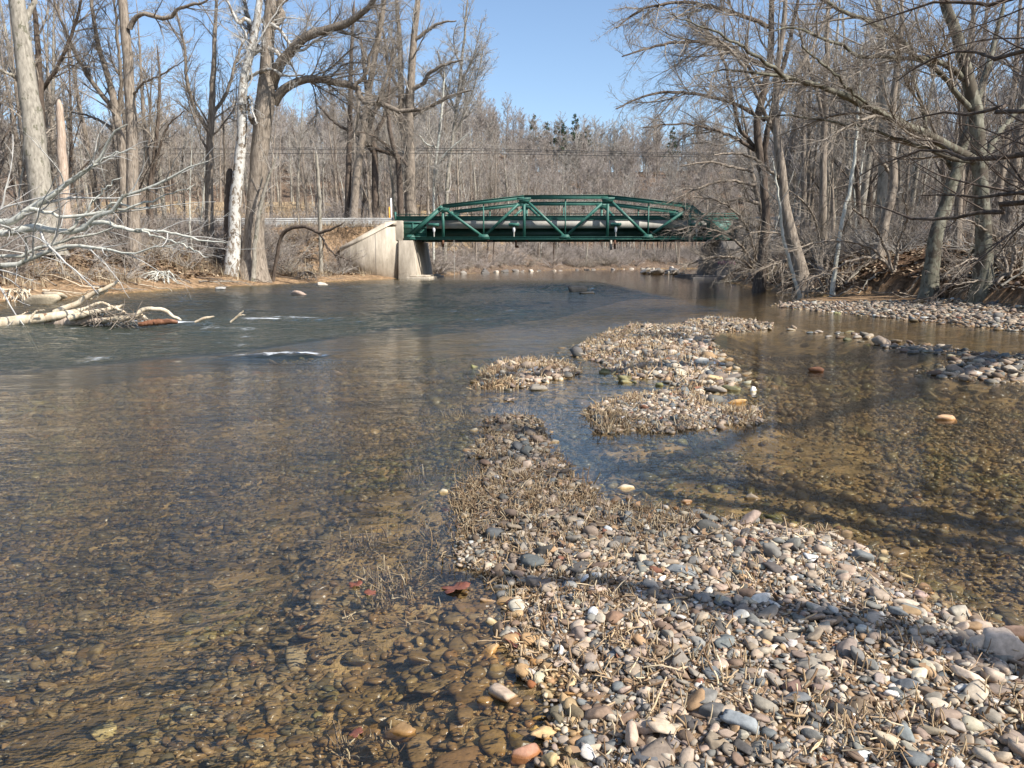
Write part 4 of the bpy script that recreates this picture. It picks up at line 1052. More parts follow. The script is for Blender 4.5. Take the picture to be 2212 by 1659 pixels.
overhang('overhanging_shrub', 'sprawling twiggy shrub leaning down the right bank between the trunks', 1930, 590, [[(1900, 560, 7), (1850, 560, 6), (1790, 585, 4), (1730, 610, 2)], [(1890, 540, 6), (1820, 520, 5), (1760, 525, 4), (1700, 545, 2)], [(1910, 530, 6), (1880, 480, 5), (1840, 450, 4)], [(1940, 530, 5), (1960, 470, 4), (1950, 420, 2)]], 33, 63)
overhang('overhanging_shrub', 'bare shrub sprawling below the large greenish tree at the right edge', 2180, 600, [[(2150, 560, 6), (2100, 560, 5), (2060, 580, 3)], [(2160, 530, 6), (2120, 490, 5), (2070, 470, 3)], [(2190, 530, 6), (2200, 470, 5), (2190, 420, 3)], [(2150, 590, 5), (2100, 610, 4), (2040, 615, 2)]], 27, 64)
# tree at the right edge whose low dark limbs cross the picture; it stands on the bank just outside the frame
rb = (14.2, 10.0, hz(14.2, 10.0))
SPEC_NR = dict(limb=(.9, (.6, 1.2), .45, 12, .08, .05, .3), b=(1.7, (.35, .85), .40, 9, .10, .03), t=(3.2, (.35, .8), .42, 6, .12, .03), f=(4.5, (.35, .8), .45, 4, .14, .03), rm=.0032)
def nr(pts, start, Y0, Y1):
    P, R = hp(Y0, Y1, pts); return [start] + P, [R[0] * 1.3] + R
YF = 1.000
WK = .66
YF = 1.000
make_tree('bare_tree', 'dark-limbed tree at the right edge whose low limbs cross before the right bank',
          [([rb, (14.0, 10, 3.0), (13.6, 9.9, 5.5), (13.2, 9.6, 8.0), (12.6, 9.2, 11), (12.0, 8.8, 14)], [.36, .30, .26, .20, .13, .05])],
          [nr([(2230, 437, 17), (2160, 458, 15), (2112, 463, 13), (2050, 470, 11), (1981, 471, 10), (1942, 463, 7), (1890, 445, 4)], (13.9, 10.4, 2.6), 13.5, 15.5),
           nr([(2240, 412, 12), (2180, 416, 10), (2110, 425, 9), (2040, 419, 6), (1990, 428, 3)], (13.9, 10.2, 3.0), 13, 14.5),
           nr([(2230, 330, 18), (2160, 340, 16), (2100, 350, 14), (2060, 330, 11), (1990, 325, 8), (1920, 345, 5), (1850, 380, 3)], (13.8, 10.2, 3.8), 13.5, 15.5),
           nr([(2240, 240, 14), (2170, 225, 12), (2100, 250, 10), (2030, 240, 7), (1960, 262, 4)], (13.7, 10.2, 4.3), 13, 15),
           nr([(2240, 100, 14), (2160, 130, 12), (2080, 110, 9), (2000, 140, 6), (1930, 180, 3)], (13.5, 10, 5.5), 13, 15),
           nr([(2240, -20, 14), (2140, 10, 12), (2050, 0, 9), (1950, 30, 6), (1860, 60, 3)], (13.4, 10, 6.5), 13, 14.5),
           ([(13.4, 9.8, 6.5), (11.5, 8.0, 7.6), (9.0, 6.2, 8.4), (6.5, 4.6, 9.0), (4.5, 3.4, 9.3)], [.17, .13, .10, .06, .03]),
           ([(13.5, 9.8, 5.8), (12.0, 7.0, 6.6), (10.4, 4.6, 7.2), (9.0, 2.4, 7.8), (7.6, 0.6, 8.3)], [.16, .13, .10, .07, .03])],
          'bark_dark', 'twig_dark', 41, SPEC_NR, auto=(.35, 1), lmax=6)
SPEC_SH = dict(SPEC_NR, b=(.7, (.35, .85), .3, 9, .10, .03), t=(1.4, (.35, .8), .42, 6, .12, .03), f=(2, (.35, .8), .45, 4, .14, .03))
# tree on the bank to the right of the viewer: its limbs shade the near bar
rb2 = (14.8, -2.0, hz(14.8, -2.0))
make_tree('bare_tree', 'bare tree on the right bank beside the viewer whose limbs shade the near gravel bar',
          [([rb2, (14.2, -2, 3.5), (13.6, -1.9, 6.0), (13.2, -1.6, 9.0), (12.8, -1.4, 12), (12.6, -1.2, 15)], [.38, .33, .28, .22, .14, .05])],
          [([(13.9, -2.2, 5.0), (12.5, -2.6, 6.4), (10.6, -2.4, 7.3), (9.3, -1.95, 7.9), (8.0, -1.5, 8.1), (7.0, -1.1, 8.3)], [.22, .20, .18, .15, .10, .04]),
           ([(13.5, -1.6, 7.2), (12.4, -1.4, 8.4), (10.5, -.4, 9.0), (9.0, .4, 9.4)], [.16, .14, .10, .04])],
          'bark_dark', 'twig_dark', 42, SPEC_SH, auto=(.55, 1), lmax=4)

# --- repeated trees: prototypes are kept as mesh data and every tree gets its own root, trunk and crown
def proto_tree(seed, H, r0, spec, bark_m, twig_m, t0=.3, sides=8, levels=3, lean=.03, lmax=6, k=14, fork=False):
    rng = np.random.default_rng(seed)
    pts = [(0, 0, -.3)]; x = y = 0.0; dx, dy = rng.normal(0, lean, 2)
    for i in range(1, 8):
        dx += rng.normal(0, lean * .7); dy += rng.normal(0, lean * .7)
        x += dx * H / 7; y += dy * H / 7; pts.append((x, y, H * i / 7))
    P, R = resample(pts, [r0, r0 * .86, r0 * .78, r0 * .68, r0 * .55, r0 * .4, r0 * .24, r0 * .08], 24, .01, rng)
    R = flare(R, .4, 3)
    tr = Wood(); tr.add(P[None], R[None], sides, .03)
    cr = Wood()
    d_, ang, lr, kk, wg, up, _ = spec['limb']
    P1, R1 = grow(P[None], R[None], d_, ang, lr, kk, wg, up, t0, .6, .25, spec['rm'] * 2, .8, lmax, rng)
    if fork:
        P0, R0 = grow(P[None], R[None], .35, (.25, .55), .5, 14, .07, .3, .2, .8, .2, .05, 3, 11, rng)
        tr.add(P0, R0, 6)
        Pq, Rq = grow(P0, R0, d_ * .8, ang, lr, kk, wg, up, .2, .6, .25, spec['rm'] * 2, .8, lmax, rng)
        P1 = np.concatenate([P1, Pq]); R1 = np.concatenate([R1, Rq])
    cr.add(P1, R1, 5 if levels == 3 else 4)
    d_, ang, lr, kk, wg, up = spec['b']
    P2, R2 = grow(P1, R1, d_, ang, lr, kk, wg, up, .12, .6, .3, spec['rm'] * 1.3, .4, 4, rng)
    cr.add(P2, R2, 3)
    d_, ang, lr, kk, wg, up = spec['t']
    P3, R3 = grow(P2, R2, d_, ang, lr, kk, wg, up, .1, .6, .4, spec['rm'], .3, 2, rng)
    cr.add(P3, R3, 3)
    if levels == 3:
        d_, ang, lr, kk, wg, up = spec['f']
        P4, R4 = grow(P3, R3, d_, ang, lr, kk, wg, up, .1, .6, .4, spec['rm'] * .8, .25, 1, rng)
        cr.add(P4, R4, 3)
    to = tr.build('trunk', M[bark_m]); c = cr.build('crown', M[twig_m])
    tm, cm = to.data, c.data
    bpy.data.objects.remove(to); bpy.data.objects.remove(c)
    return tm, cm

def plant(pr, x, y, s, rz, name, label, group, cat='tree', sx=1.0, tilt=(0, 0), z=None):
    root = thing(name, label, cat, (x, y, (hz(x, y) if z is None else z) - .05), group)
    root.rotation_euler = (tilt[0], tilt[1], rz)
    root.scale = (s * sx, s * sx, s)
    for nm, me in zip(('trunk', 'crown'), pr):
        if me is None: continue
        link(bpy.data.objects.new(nm, me), root)
    return root

SPEC_MID = dict(limb=(1.6, (.45, .95), .28, 9, .12, .22, .3), b=(3.0, (.4, .9), .42, 6, .15, .12), t=(4.6, (.4, .85), .45, 4, .16, .08), f=(5.5, (.4, .85), .5, 3, .17, .06), rm=.010)
SPEC_HILL = dict(limb=(2.2, (.5, 1.0), .34, 6, .13, .22, .3), b=(3.4, (.4, .9), .45, 4, .16, .14), t=(4.0, (.35, .85), .5, 3, .16, .1), f=(3.0, (.4, .8), .5, 3, .15, .1), rm=.024)
MID = [proto_tree(101, 17, .22, SPEC_MID, 'bark_brown', 'twig_brown', .28), proto_tree(102, 19, .26, SPEC_MID, 'bark_grey', 'twig_grey', .35), proto_tree(103, 15, .18, SPEC_MID, 'bark_dark', 'twig_brown', .22, fork=True),
       proto_tree(104, 12, .11, SPEC_MID, 'bark_brown', 'twig_brown', .15, lmax=3.5), proto_tree(105, 18, .28, SPEC_MID, 'bark_brown', 'twig_mauve', .25, fork=True), proto_tree(106, 10, .08, SPEC_MID, 'bark_pale', 'twig_grey', .2, lean=.06, lmax=3)]
HILL = [proto_tree(201, 17, .19, SPEC_HILL, 'bark_grey', 'twig_mauve', .14, 5, 2), proto_tree(202, 18, .2, SPEC_HILL, 'bark_brown', 'twig_mauve', .16, 5, 2, fork=True), proto_tree(203, 14, .17, SPEC_HILL, 'bark_brown', 'twig_grey', .2, 5, 2), proto_tree(204, 16, .16, SPEC_HILL, 'bark_grey', 'twig_grey', .15, 5, 2)]

rg = np.random.default_rng(404)
placed = []
def free(x, y, r):
    for a, b in placed:
        if (a - x) ** 2 + (b - y) ** 2 < r * r: return False
    placed.append((x, y)); return True
def zone(nmax, xr, yr, r, ok, protos, srange, name, label, group, sxr=(.9, 1.2), tries=6000):
    c = 0
    for _ in range(tries):
        if c >= nmax: break
        x = rg.uniform(*xr); y = rg.uniform(*yr)
        if not ok(x, y) or not free(x, y, r): continue
        pr = protos[rg.integers(0, len(protos))]
        plant(pr, x, y, rg.uniform(*srange), rg.uniform(0, 6.28), name, label, group, sx=rg.uniform(*sxr), tilt=(rg.normal(0, .05), rg.normal(0, .05)))
        c += 1
    return c
def dr(x, y): return float(sdist(np.array([x]), np.array([y]), RIVER)[0])
def road_off(x, y):
    rx, ry = x - BO[0], y - BO[1]
    return (rx * BW[0] + ry * BW[1] - 4.2)
def vis(x, y, pad=6): return abs(x) < .68 * y + pad
zone(30, (-60, -12), (40, 73), 3.0, lambda x, y: dr(x, y) > 7 and vis(x, y) and road_off(x, y) < -8 and x < -12, MID[:4] + [MID[5]], (.75, 1.1), 'bare_tree', 'slender bare tree among the brush between the left bank and the road', 'slender trees of the left bank')
zone(22, (-110, -14), (92, 150), 5.0, lambda x, y: vis(x, y), MID[:3] + [MID[4]], (.7, 1.05), 'bare_tree', 'bare tree on the rising tan field beyond the road at left', 'trees on the field beyond the road')
zone(48, (16, 90), (28, 120), 3.4, lambda x, y: dr(x, y) > 2.5 and vis(x, y) and abs(road_off(x, y)) > 6 and (x < 32 or y > 40), MID, (.7, 1.05), 'bare_tree', 'bare tree of the dense wood on the right bank', 'trees of the right bank wood')
zone(62, (-30, 75), (95, 215), 5.0, lambda x, y: dr(x, y) > 3 and vis(x, y) and road_off(x, y) > 12 and (x > -24 or y > 120), [MID[0], MID[1], MID[2], MID[4]], (.65, 1.0), 'bare_tree', 'bare tree on the flat wooded shore beyond the bridge', 'trees on the shore beyond the bridge')
zone(104, (-130, 150), (222, 262), 7.0, lambda x, y: abs(x) < .67 * y, HILL, (.75, 1.1), 'bare_tree', 'bare tree at the front of the wooded hillside behind the bridge', 'front trees of the wooded hillside')

# the rest of the wood on the hill reads as one mass: points carrying whole trees
def gn_scatter(name, pts, rots, scl, idx, metas, label, cat):
    me = bpy.data.meshes.new(name)
    me.vertices.add(len(pts)); me.vertices.foreach_set('co', np.asarray(pts, np.float32).ravel())
    for nm, arr in (('rz', rots), ('sc', scl), ('which', idx)):
        a = me.attributes.new(nm, 'FLOAT', 'POINT'); a.data.foreach_set('value', np.asarray(arr, np.float32))
    o = link(bpy.data.objects.new(name, me))
    ng = bpy.data.node_groups.new(name, 'GeometryNodeTree')
    ng.interface.new_socket('Geometry', in_out='INPUT', socket_type='NodeSocketGeometry')
    ng.interface.new_socket('Geometry', in_out='OUTPUT', socket_type='NodeSocketGeometry')
    N = ng.nodes.new; L = ng.links.new
    gi = N('NodeGroupInput'); go = N('NodeGroupOutput'); jn = N('GeometryNodeJoinGeometry')
    def attr(nm):
        q = N('GeometryNodeInputNamedAttribute'); q.data_type = 'FLOAT'; q.inputs[0].default_value = nm; return q.outputs[0]
    cx = N('ShaderNodeCombineXYZ'); L(attr('rz'), cx.inputs[2])
    wh = attr('which'); sc_ = attr('sc')
    for i, pob in enumerate(metas):
        oi = N('GeometryNodeObjectInfo'); oi.inputs[0].default_value = pob
        try: oi.inputs['As Instance'].default_value = True
        except Exception: pass
        ip = N('GeometryNodeInstanceOnPoints')
        cmp_ = N('FunctionNodeCompare'); cmp_.data_type = 'FLOAT'; cmp_.operation = 'EQUAL'
        L(wh, cmp_.inputs[0]); cmp_.inputs[1].default_value = float(i); cmp_.inputs['Epsilon'].default_value = .1
        L(gi.outputs[0], ip.inputs['Points']); L(cmp_.outputs[0], ip.inputs['Selection']); L(oi.outputs['Geometry'], ip.inputs['Instance'])
        L(cx.outputs[0], ip.inputs['Rotation']); L(sc_, ip.inputs['Scale']); L(ip.outputs[0], jn.inputs[0])
    L(jn.outputs[0], go.inputs[0])
    md = o.modifiers.new('scatter', 'NODES'); md.node_group = ng
    tag(o, label, cat, kind='stuff')
    return o
def joined(pr, nm):
    vs, fs, ms, n0 = [], [], [], 0
    me = bpy.data.meshes.new(nm)
    for k_, m_ in enumerate(pr):
        v = np.empty(len(m_.vertices) * 3, np.float32); m_.vertices.foreach_get('co', v)
        f = np.empty(len(m_.loops), np.int32); m_.loops.foreach_get('vertex_index', f)
        vs.append(v.reshape(-1, 3)); fs.append(f.reshape(-1, 4) + n0); ms.append(np.full(len(f) // 4, k_, np.int32)); n0 += len(m_.vertices)
        me.materials.append(m_.materials[0])
    v = np.concatenate(vs); f = np.concatenate(fs)
    me.vertices.add(len(v)); me.vertices.foreach_set('co', v.ravel())
    me.loops.add(f.size); me.loops.foreach_set('vertex_index', f.ravel())
    me.polygons.add(len(f)); me.polygons.foreach_set('loop_start', np.arange(len(f), dtype=np.int32) * 4); me.polygons.foreach_set('loop_total', np.full(len(f), 4, np.int32))
    me.polygons.foreach_set('material_index', np.concatenate(ms)); me.polygons.foreach_set('use_smooth', np.ones(len(f), bool))
    me.update(calc_edges=True)
    return bpy.data.objects.new(nm, me)
def mass(n_, xr, yr, ok):
    x = rg.uniform(*xr, n_); y = rg.uniform(*yr, n_); dd_ = sdist(x, y, RIVER)
    ww_ = (x - BO[0]) * BW[0] + (y - BO[1]) * BW[1] - 4.2
    k = ok(x, y, dd_, ww_) & (np.abs(x) < .70 * y + 4); return x[k], y[k]
mA = mass(75, (-50, -12), (44, 73), lambda x, y, d_, w_: (d_ > 8) & (w_ < -9))
mB = mass(760, (18, 100), (34, 130), lambda x, y, d_, w_: (d_ > 5) & (np.abs(w_) > 7))
mC = mass(700, (-30, 120), (96, 215), lambda x, y, d_, w_: (d_ > 5) & (w_ > 14) & ((x > -22) | (y > 140)))
mD = mass(120, (-120, -14), (100, 215), lambda x, y, d_, w_: (w_ > 14))
hx = rg.uniform(-330, 420, 9000); hy = rg.uniform(262, 520, 9000)
kk = (np.abs(hx) < .70 * hy) & (rg.random(9000) < np.where(hy < 350, .62, .22))
hx, hy = hx[kk], hy[kk]
hx = np.concatenate([hx, rg.uniform(-150, 190, 250)]); hy = np.concatenate([hy, rg.uniform(225, 265, 250)])
hw = rg.integers(0, 4, len(hx))
for q in (mA, mB, mC, mD):
    hx = np.concatenate([hx, q[0]]); hy = np.concatenate([hy, q[1]]); hw = np.concatenate([hw, rg.integers(4, 4 + len(MID), len(q[0]))])
hzv = terrain(hx, hy)
gn_scatter('distant_wood', np.stack([hx, hy, hzv], 1), rg.uniform(0, 6.28, len(hx)), rg.uniform(.7, 1.15, len(hx)), hw, [joined(p, 'wood_unit') for p in HILL + MID], 'bare grey-brown wood covering the hill behind the bridge', 'wood')

# ------------------------------------------------------------ shrubs and brush
def proto_shrub(seed, H, n, spread, spec, twig_m):
    rng = np.random.default_rng(seed)
    P = np.zeros((n, 7, 3)); R = np.zeros((n, 7))
    a = rng.uniform(0, 6.28, n)
    d = np.stack([np.cos(a) * spread, np.sin(a) * spread, np.full(n, 1.0)], 1) * rng.uniform(.6, 1.1, (n, 1))
    P[:, 0] = rng.normal(0, .15, (n, 3)) * [1, 1, 0] - [0, 0, .1]
    dd = d / np.linalg.norm(d, axis=1, keepdims=True)
    for j in range(1, 7):
        dd = dd + rng.normal(0, .14, dd.shape); dd[:, 2] -= .05; dd /= np.linalg.norm(dd, axis=1, keepdims=True)
        P[:, j] = P[:, j - 1] + dd * H / 6 * rng.uniform(.7, 1.2, (n, 1))
    R[:] = np.linspace(1, .3, 7)[None] * rng.uniform(.010, .022, (n, 1)) * max(1, spec['rm'] / .008)
    wd = Wood(); wd.add(P, R, 4)
    P2, R2 = grow(P, R, 3.0, (.4, 1.1), .4, 4, .18, .05, .15, .6, .4, spec['rm'], .25, 1.5, rng); wd.add(P2, R2, 3)
    P3, R3 = grow(P2, R2, 4.0, (.4, 1.1), .5, 3, .18, .05, .1, .6, .5, spec['rm'] * .8, .2, .8, rng); wd.add(P3, R3, 3)
    o = wd.build('shrub', M[twig_m]); me = o.data; bpy.data.objects.remove(o)
    return me
SHR = [proto_shrub(301, 2.2, 16, .7, dict(rm=.007), 'twig_brown'), proto_shrub(302, 1.6, 18, 1.2, dict(rm=.007), 'twig_grey'), proto_shrub(303, 2.8, 14, .45, dict(rm=.008), 'twig_mauve'), proto_shrub(304, 1.3, 20, 1.6, dict(rm=.006), 'twig_dark')]
SHF = [proto_shrub(311, 3.0, 16, .8, dict(rm=.016), 'twig_mauve'), proto_shrub(312, 2.4, 16, 1.2, dict(rm=.016), 'twig_brown')]
def shrubs(n_, xr, yr, ok, protos, srange, name, label, group, r=.9):
    c = 0; mine = []
    for _ in range(n_ * 60):
        if c >= n_: break
        x = rg.uniform(*xr); y = rg.uniform(*yr)
        if not ok(x, y) or any((a - x) ** 2 + (b - y) ** 2 < r * r for a, b in mine): continue
        mine.append((x, y))
        s = rg.uniform(*srange)
        o = link(bpy.data.objects.new(name, protos[rg.integers(0, len(protos))]))
        o.location = (x, y, hz(x, y) - .03); o.rotation_euler = (rg.normal(0, .12), rg.normal(0, .12), rg.uniform(0, 6.28)); o.scale = (s * 1.15, s * 1.15, s)
        tag(o, label, 'shrub', group); c += 1
shrubs(92, (-42, -6), (30, 74), lambda x, y: 3.2 < dr(x, y) < 16 and vis(x, y, 2) and road_off(x, y) < -6, SHR, (.8, 1.5), 'bare_shrub', 'tangled bare shrub on the left bank slope', 'brush of the left bank')
shrubs(20, (-42, -8), (36, 74), lambda x, y: 2.6 < dr(x, y) < 4.5 and vis(x, y, 2), [SHR[1], SHR[3]], (.6, 1.1), 'bare_shrub', 'low bramble clump hanging at the top of the left mud bank', 'brambles over the left mud bank')
shrubs(84, (6, 46), (20, 74), lambda x, y: 2.2 < dr(x, y) < 18 and vis(x, y, 2) and (y > 30 or x > 15.5), SHR, (.7, 1.5), 'bare_shrub', 'tangled bare shrub on the right bank under the trees', 'brush of the right bank')
shrubs(22, (-40, -8), (86, 96), lambda x, y: vis(x, y, 2) and road_off(x, y) > 6.5, SHF, (.8, 1.3), 'bare_shrub', 'bare bush along the far side of the road at left', 'bushes behind the guardrail')
shrubs(78, (-14, 58), (88, 205), lambda x, y: 1.5 < dr(x, y) < 16 and vis(x, y, 2) and road_off(x, y) > 8, SHF, (.8, 1.5), 'bare_shrub', 'reddish bare bush on the shore beyond the bridge', 'bushes on the shore beyond the bridge', 1.2)
_b = [mass(330, (-45, -8), (36, 73), lambda x, y, d_, w_: (d_ > 3.5) & (w_ < -5)), mass(420, (8, 60), (26, 120), lambda x, y, d_, w_: (d_ > 3) & (np.abs(w_) > 6)),
      mass(1500, (-30, 110), (90, 215), lambda x, y, d_, w_: (d_ > 1.5) & (w_ > 9)), mass(240, (-90, -10), (88, 100), lambda x, y, d_, w_: (w_ > 7))]
_bx = np.concatenate([q[0] for q in _b]); _by = np.concatenate([q[1] for q in _b])
_bw = np.concatenate([rg.integers(0, 4, len(_b[0][0])), rg.integers(0, 4, len(_b[1][0])), rg.integers(4, 6, len(_b[2][0])), rg.integers(4, 6, len(_b[3][0]))])
gn_scatter('brush', np.stack([_bx, _by, terrain(_bx, _by)], 1), rg.uniform(0, 6.28, len(_bx)), rg.uniform(.8, 1.6, len(_bx)), _bw, [bpy.data.objects.new('brush_unit', m_) for m_ in SHR + SHF], 'tangled bare undergrowth filling the banks between the trees', 'undergrowth')
rr_ = np.random.default_rng(71)
def debris(P0, n_, name, label, group, L_=(1.2, 3.5)):
    for i in range(n_):
        px, py = P0(i)
        x, y, z = hit(px, py, 16)
        ln = rr_.uniform(*L_); a = rr_.uniform(-.6, .6) + (math.pi if rr_.random() < .5 else 0)
        pts = [(0, 0, .06)]; 
        for k in range(1, 5): pts.append((math.cos(a) * ln * k / 4 + rr_.normal(0, .08), math.sin(a) * ln * k / 4 + rr_.normal(0, .08), .08 + rr_.uniform(0, .18) * k / 2))
        pts = [(q[0], q[1], q[2] + hz(x + q[0], y + q[1]) - z) for q in pts]
        P, R = resample(pts, np.linspace(.045, .012, 5), 12, .02, rr_)
        wd = Wood(); wd.add(P[None], R[None], 6, .06)
        P2, R2 = grow(P[None], R[None], 2.5, (.4, 1.0), .35, 5, .15, .05, .2, .6, .4, .007, .2, 1.4, rr_); wd.add(P2, R2, 4)
        P3, R3 = grow(P2, R2, 3, (.4, 1.0), .45, 4, .15, .02, .2, .6, .4, .005, .15, .6, rr_); wd.add(P3, R3, 3)
        o = wd.build(name, M[['bark_grey', 'bark_brown', 'bark_dark', 'driftwood'][rr_.integers(0, 4 if x < 0 else 3)]]); o.location = (x, y, max(z, 0))
        tag(o, label, 'branch', group)
debris(lambda i: (rr_.uniform(60, 800), 0) if False else ((lambda q: (q, np.interp(q, [0, 300, 560, 860], [640, 622, 606, 594]) + rr_.uniform(-14, 2)))(rr_.uniform(20, 840))), 34, 'fallen_branch', 'dead branch washed up on the mud of the left bank', 'washed-up branches on the left bank')
debris(lambda i: (lambda q: (q, np.interp(q, [1600, 1760, 2000, 2212], [612, 628, 632, 650]) + rr_.uniform(-20, 6)))(rr_.uniform(1590, 2210)), 30, 'fallen_branch', 'dead branch lying on the leaf-covered right bank', 'fallen branches on the right bank', (.8, 2.6))
for i, (px, py, s_) in enumerate([(738, 578, 1.1), (762, 584, .9), (790, 588, .8), (720, 590, 1.0), (745, 560, 1.0), (815, 590, .6)]):
    x, y, z = hit(px, py, 30)
    o = link(bpy.data.objects.new('bare_shrub', SHR[i % 3])); o.location = (x, y - .5, z - .03); o.scale = (s_,) * 3; o.rotation_euler = (0, 0, i * 1.1)
    tag(o, 'bare shrub growing in front of the sloping concrete wing wall', 'shrub', 'shrubs before the wing wall')
# root tangles in the banks
def roots(px, py, w_, h_, label, mt):
    x, y, z = hit(px, py, 16)
    rng = np.random.default_rng(int(px)); n_ = 26
    P = np.zeros((n_, 7, 3)); P[:, 0] = np.stack([rng.uniform(-w_ * .3, w_ * .3, n_), rng.uniform(0, .3, n_), np.full(n_, h_ * .8)], 1)
    a = rng.uniform(-2.6, -.5, n_); dd = np.stack([np.cos(a), np.sin(a) * .6, rng.uniform(-.7, .1, n_)], 1)
    for j in range(1, 7):
        dd = dd + rng.normal(0, .25, dd.shape); dd[:, 2] -= .22; dd /= np.linalg.norm(dd, axis=1, keepdims=True)
        P[:, j] = P[:, j - 1] + dd * w_ / 7
    P[:, :, 2] = np.maximum(P[:, :, 2], -.1)
    R = np.linspace(1, .35, 7)[None] * rng.uniform(.02, .06, (n_, 1))
    wd = Wood(); wd.add(P, R, 5, .05)
    P2, R2 = grow(P, R, 2.0, (.4, 1), .3, 4, .2, -.1, .2, .5, .4, .008, .2, 1, rng); wd.add(P2, R2, 3)
    o = wd.build('root_tangle', M[mt]); o.location = (x, y, max(z, 0) - .05); tag(o, label, 'roots')
roots(1740, 634, 1.6, 1.1, 'dark gnarled root mass at the waterline under the curving grey trunk', 'bark_dark')
roots(1790, 628, 1.8, 1.0, 'pale and dark root tangle in the undercut right bank right of the curving trunk', 'bark_brown')
roots(2020, 600, 1.4, 1.4, 'exposed roots under the leaning hollow trunk on the right bank', 'bark_dark')
roots(2120, 592, 1.2, 1.2, 'pale exposed roots running down the slope from the large right-bank tree', 'bark_green')
roots(660, 604, 1.8, .8, 'small snagged root clump at the waterline of the left bank', 'bark_brown')
roots(545, 592, 2.0, .9, 'spreading roots below the big rough-barked tree', 'bark_brown')
roots(350, 608, 2.0, .8, 'pale bare root clump projecting from the left mud bank', 'bark_pale')
roots(40, 650, 1.6, .6, 'driftwood root wad on the shore by the left edge', 'driftwood')

# pines on the crest
def proto_pine(seed):
    rng = np.random.default_rng(seed); H = 19
    P, R = resample([(0, 0, -.2), (0.1, 0, H * .5), (0, .1, H)], [.3, .2, .04], 14, .02, rng)
    tr = Wood(); tr.add(P[None], R[None], 7)
    P1, R1 = grow(P[None], R[None], 3.2, (1.1, 1.5), .26, 6, .06, .02, .3, .4, .3, .03, 1, 5, rng, tdec=.9)
    tr.add(P1, R1, 4)
    P2, _ = grow(P1, R1, 3.5, (.5, .9), .35, 4, .1, .1, .2, .5, .4, .02, .4, 1.6, rng)
    tips = P2[:, 1:].reshape(-1, 3); tips = np.repeat(tips, 3, 0) + rng.normal(0, .18, (len(tips) * 3, 3))
    n_ = len(tips); a = rng.normal(size=(n_, 3)); a /= np.linalg.norm(a, axis=1, keepdims=True); b = np.cross(a, rng.normal(size=(n_, 3))); b /= np.linalg.norm(b, axis=1, keepdims=True)
    V = np.stack([tips - a * .3, tips + b * .26, tips + a * .38 + [0, 0, .1]], 1).reshape(-1, 3)
    F = np.arange(n_ * 3).reshape(-1, 3)
    t_ = tr.build('trunk', M['bark_brown']); c_ = mesh('crown', V, F, M['needles'], smooth=False)
    r_ = (t_.data, c_.data); bpy.data.objects.remove(t_); bpy.data.objects.remove(c_)
    return r_
PINE = proto_pine(5)
for i, (px, yy, s) in enumerate([(1150, 300, 1.05), (1178, 304, .95), (1212, 298, 1.0), (1238, 300, 1.1), (1262, 306, .9), (1440, 290, .85), (1200, 310, 1.0)]):
    x = (px - CX) / FPX * yy * 1.0
    plant(PINE, x, yy, s * 1.0, i * 1.3, 'pine_tree', 'dark green pine showing above the bare wood on the hill crest', 'pines on the hill crest', z=hz(x, yy) + .05)

# ------------------------------------------------------------ solid building blocks
class Solid:
    def __init__(self): self.v = []; self.f = []; self.n = 0
    def hexa(self, c8):
        """8 corners: bottom 0-3 (ccw), top 4-7"""
        self.v += [tuple(c) for c in c8]
        self.f += [[self.n + q for q in f] for f in ((3, 2, 1, 0), (4, 5, 6, 7), (0, 1, 5, 4), (1, 2, 6, 5), (2, 3, 7, 6), (3, 0, 4, 7))]
        self.n += 8
        return self
    def box(self, fr, u0, u1, w0, w1, z0, z1):
        return self.hexa([fr(u0, w0, z0), fr(u1, w0, z0), fr(u1, w1, z0), fr(u0, w1, z0), fr(u0, w0, z1), fr(u1, w0, z1), fr(u1, w1, z1), fr(u0, w1, z1)])
    def bar(self, a, b, wy_, ht, side):
        """bar from a to b; wy_ thickness along unit vector side, ht across"""
        a = np.array(a, float); b = np.array(b, float); t_ = b - a; t_ /= np.linalg.norm(t_)
        s = np.array(side, float); s = s - t_ * s.dot(t_); s /= np.linalg.norm(s); u_ = np.cross(t_, s)
        c = []
        for e in (a, b):
            for p, q in ((-1, -1), (1, -1), (1, 1), (-1, 1)): c.append(e + s * p * wy_ / 2 + u_ * q * ht / 2)
        return self.hexa(c)
    def prism(self, poly, fr, w0, w1):
        """poly: (u,z) outline, extruded along w"""
        k = len(poly)
        self.v += [fr(u, w0, z) for u, z in poly] + [fr(u, w1, z) for u, z in poly]
        n0 = self.n
        for i in range(1, k - 1):
            self.f.append([n0, n0 + i, n0 + i + 1]); self.f.append([n0 + k, n0 + k + i + 1, n0 + k + i])
        for i in range(k):
            j = (i + 1) % k; self.f.append([n0 + i, n0 + k + i, n0 + k + j, n0 + j])
        self.n += 2 * k
        return self
    def build(self, name, m, parent=None, bevel=0.0, off=None):
        f3 = np.array([f for f in self.f if len(f) == 3]).reshape(-1, 3); f4 = np.array([f for f in self.f if len(f) == 4]).reshape(-1, 4)
        o = mesh(name, np.array(self.v, float), [f3, f4], m, parent, smooth=False, off=off)
        import bmesh
        bm = bmesh.new(); bm.from_mesh(o.data); bmesh.ops.recalc_face_normals(bm, faces=bm.faces); bm.to_mesh(o.data); bm.free()
        if bevel:
            b = o.modifiers.new('bevel', 'BEVEL'); b.width = bevel; b.segments = 2; b.limit_method = 'ANGLE'
        return o

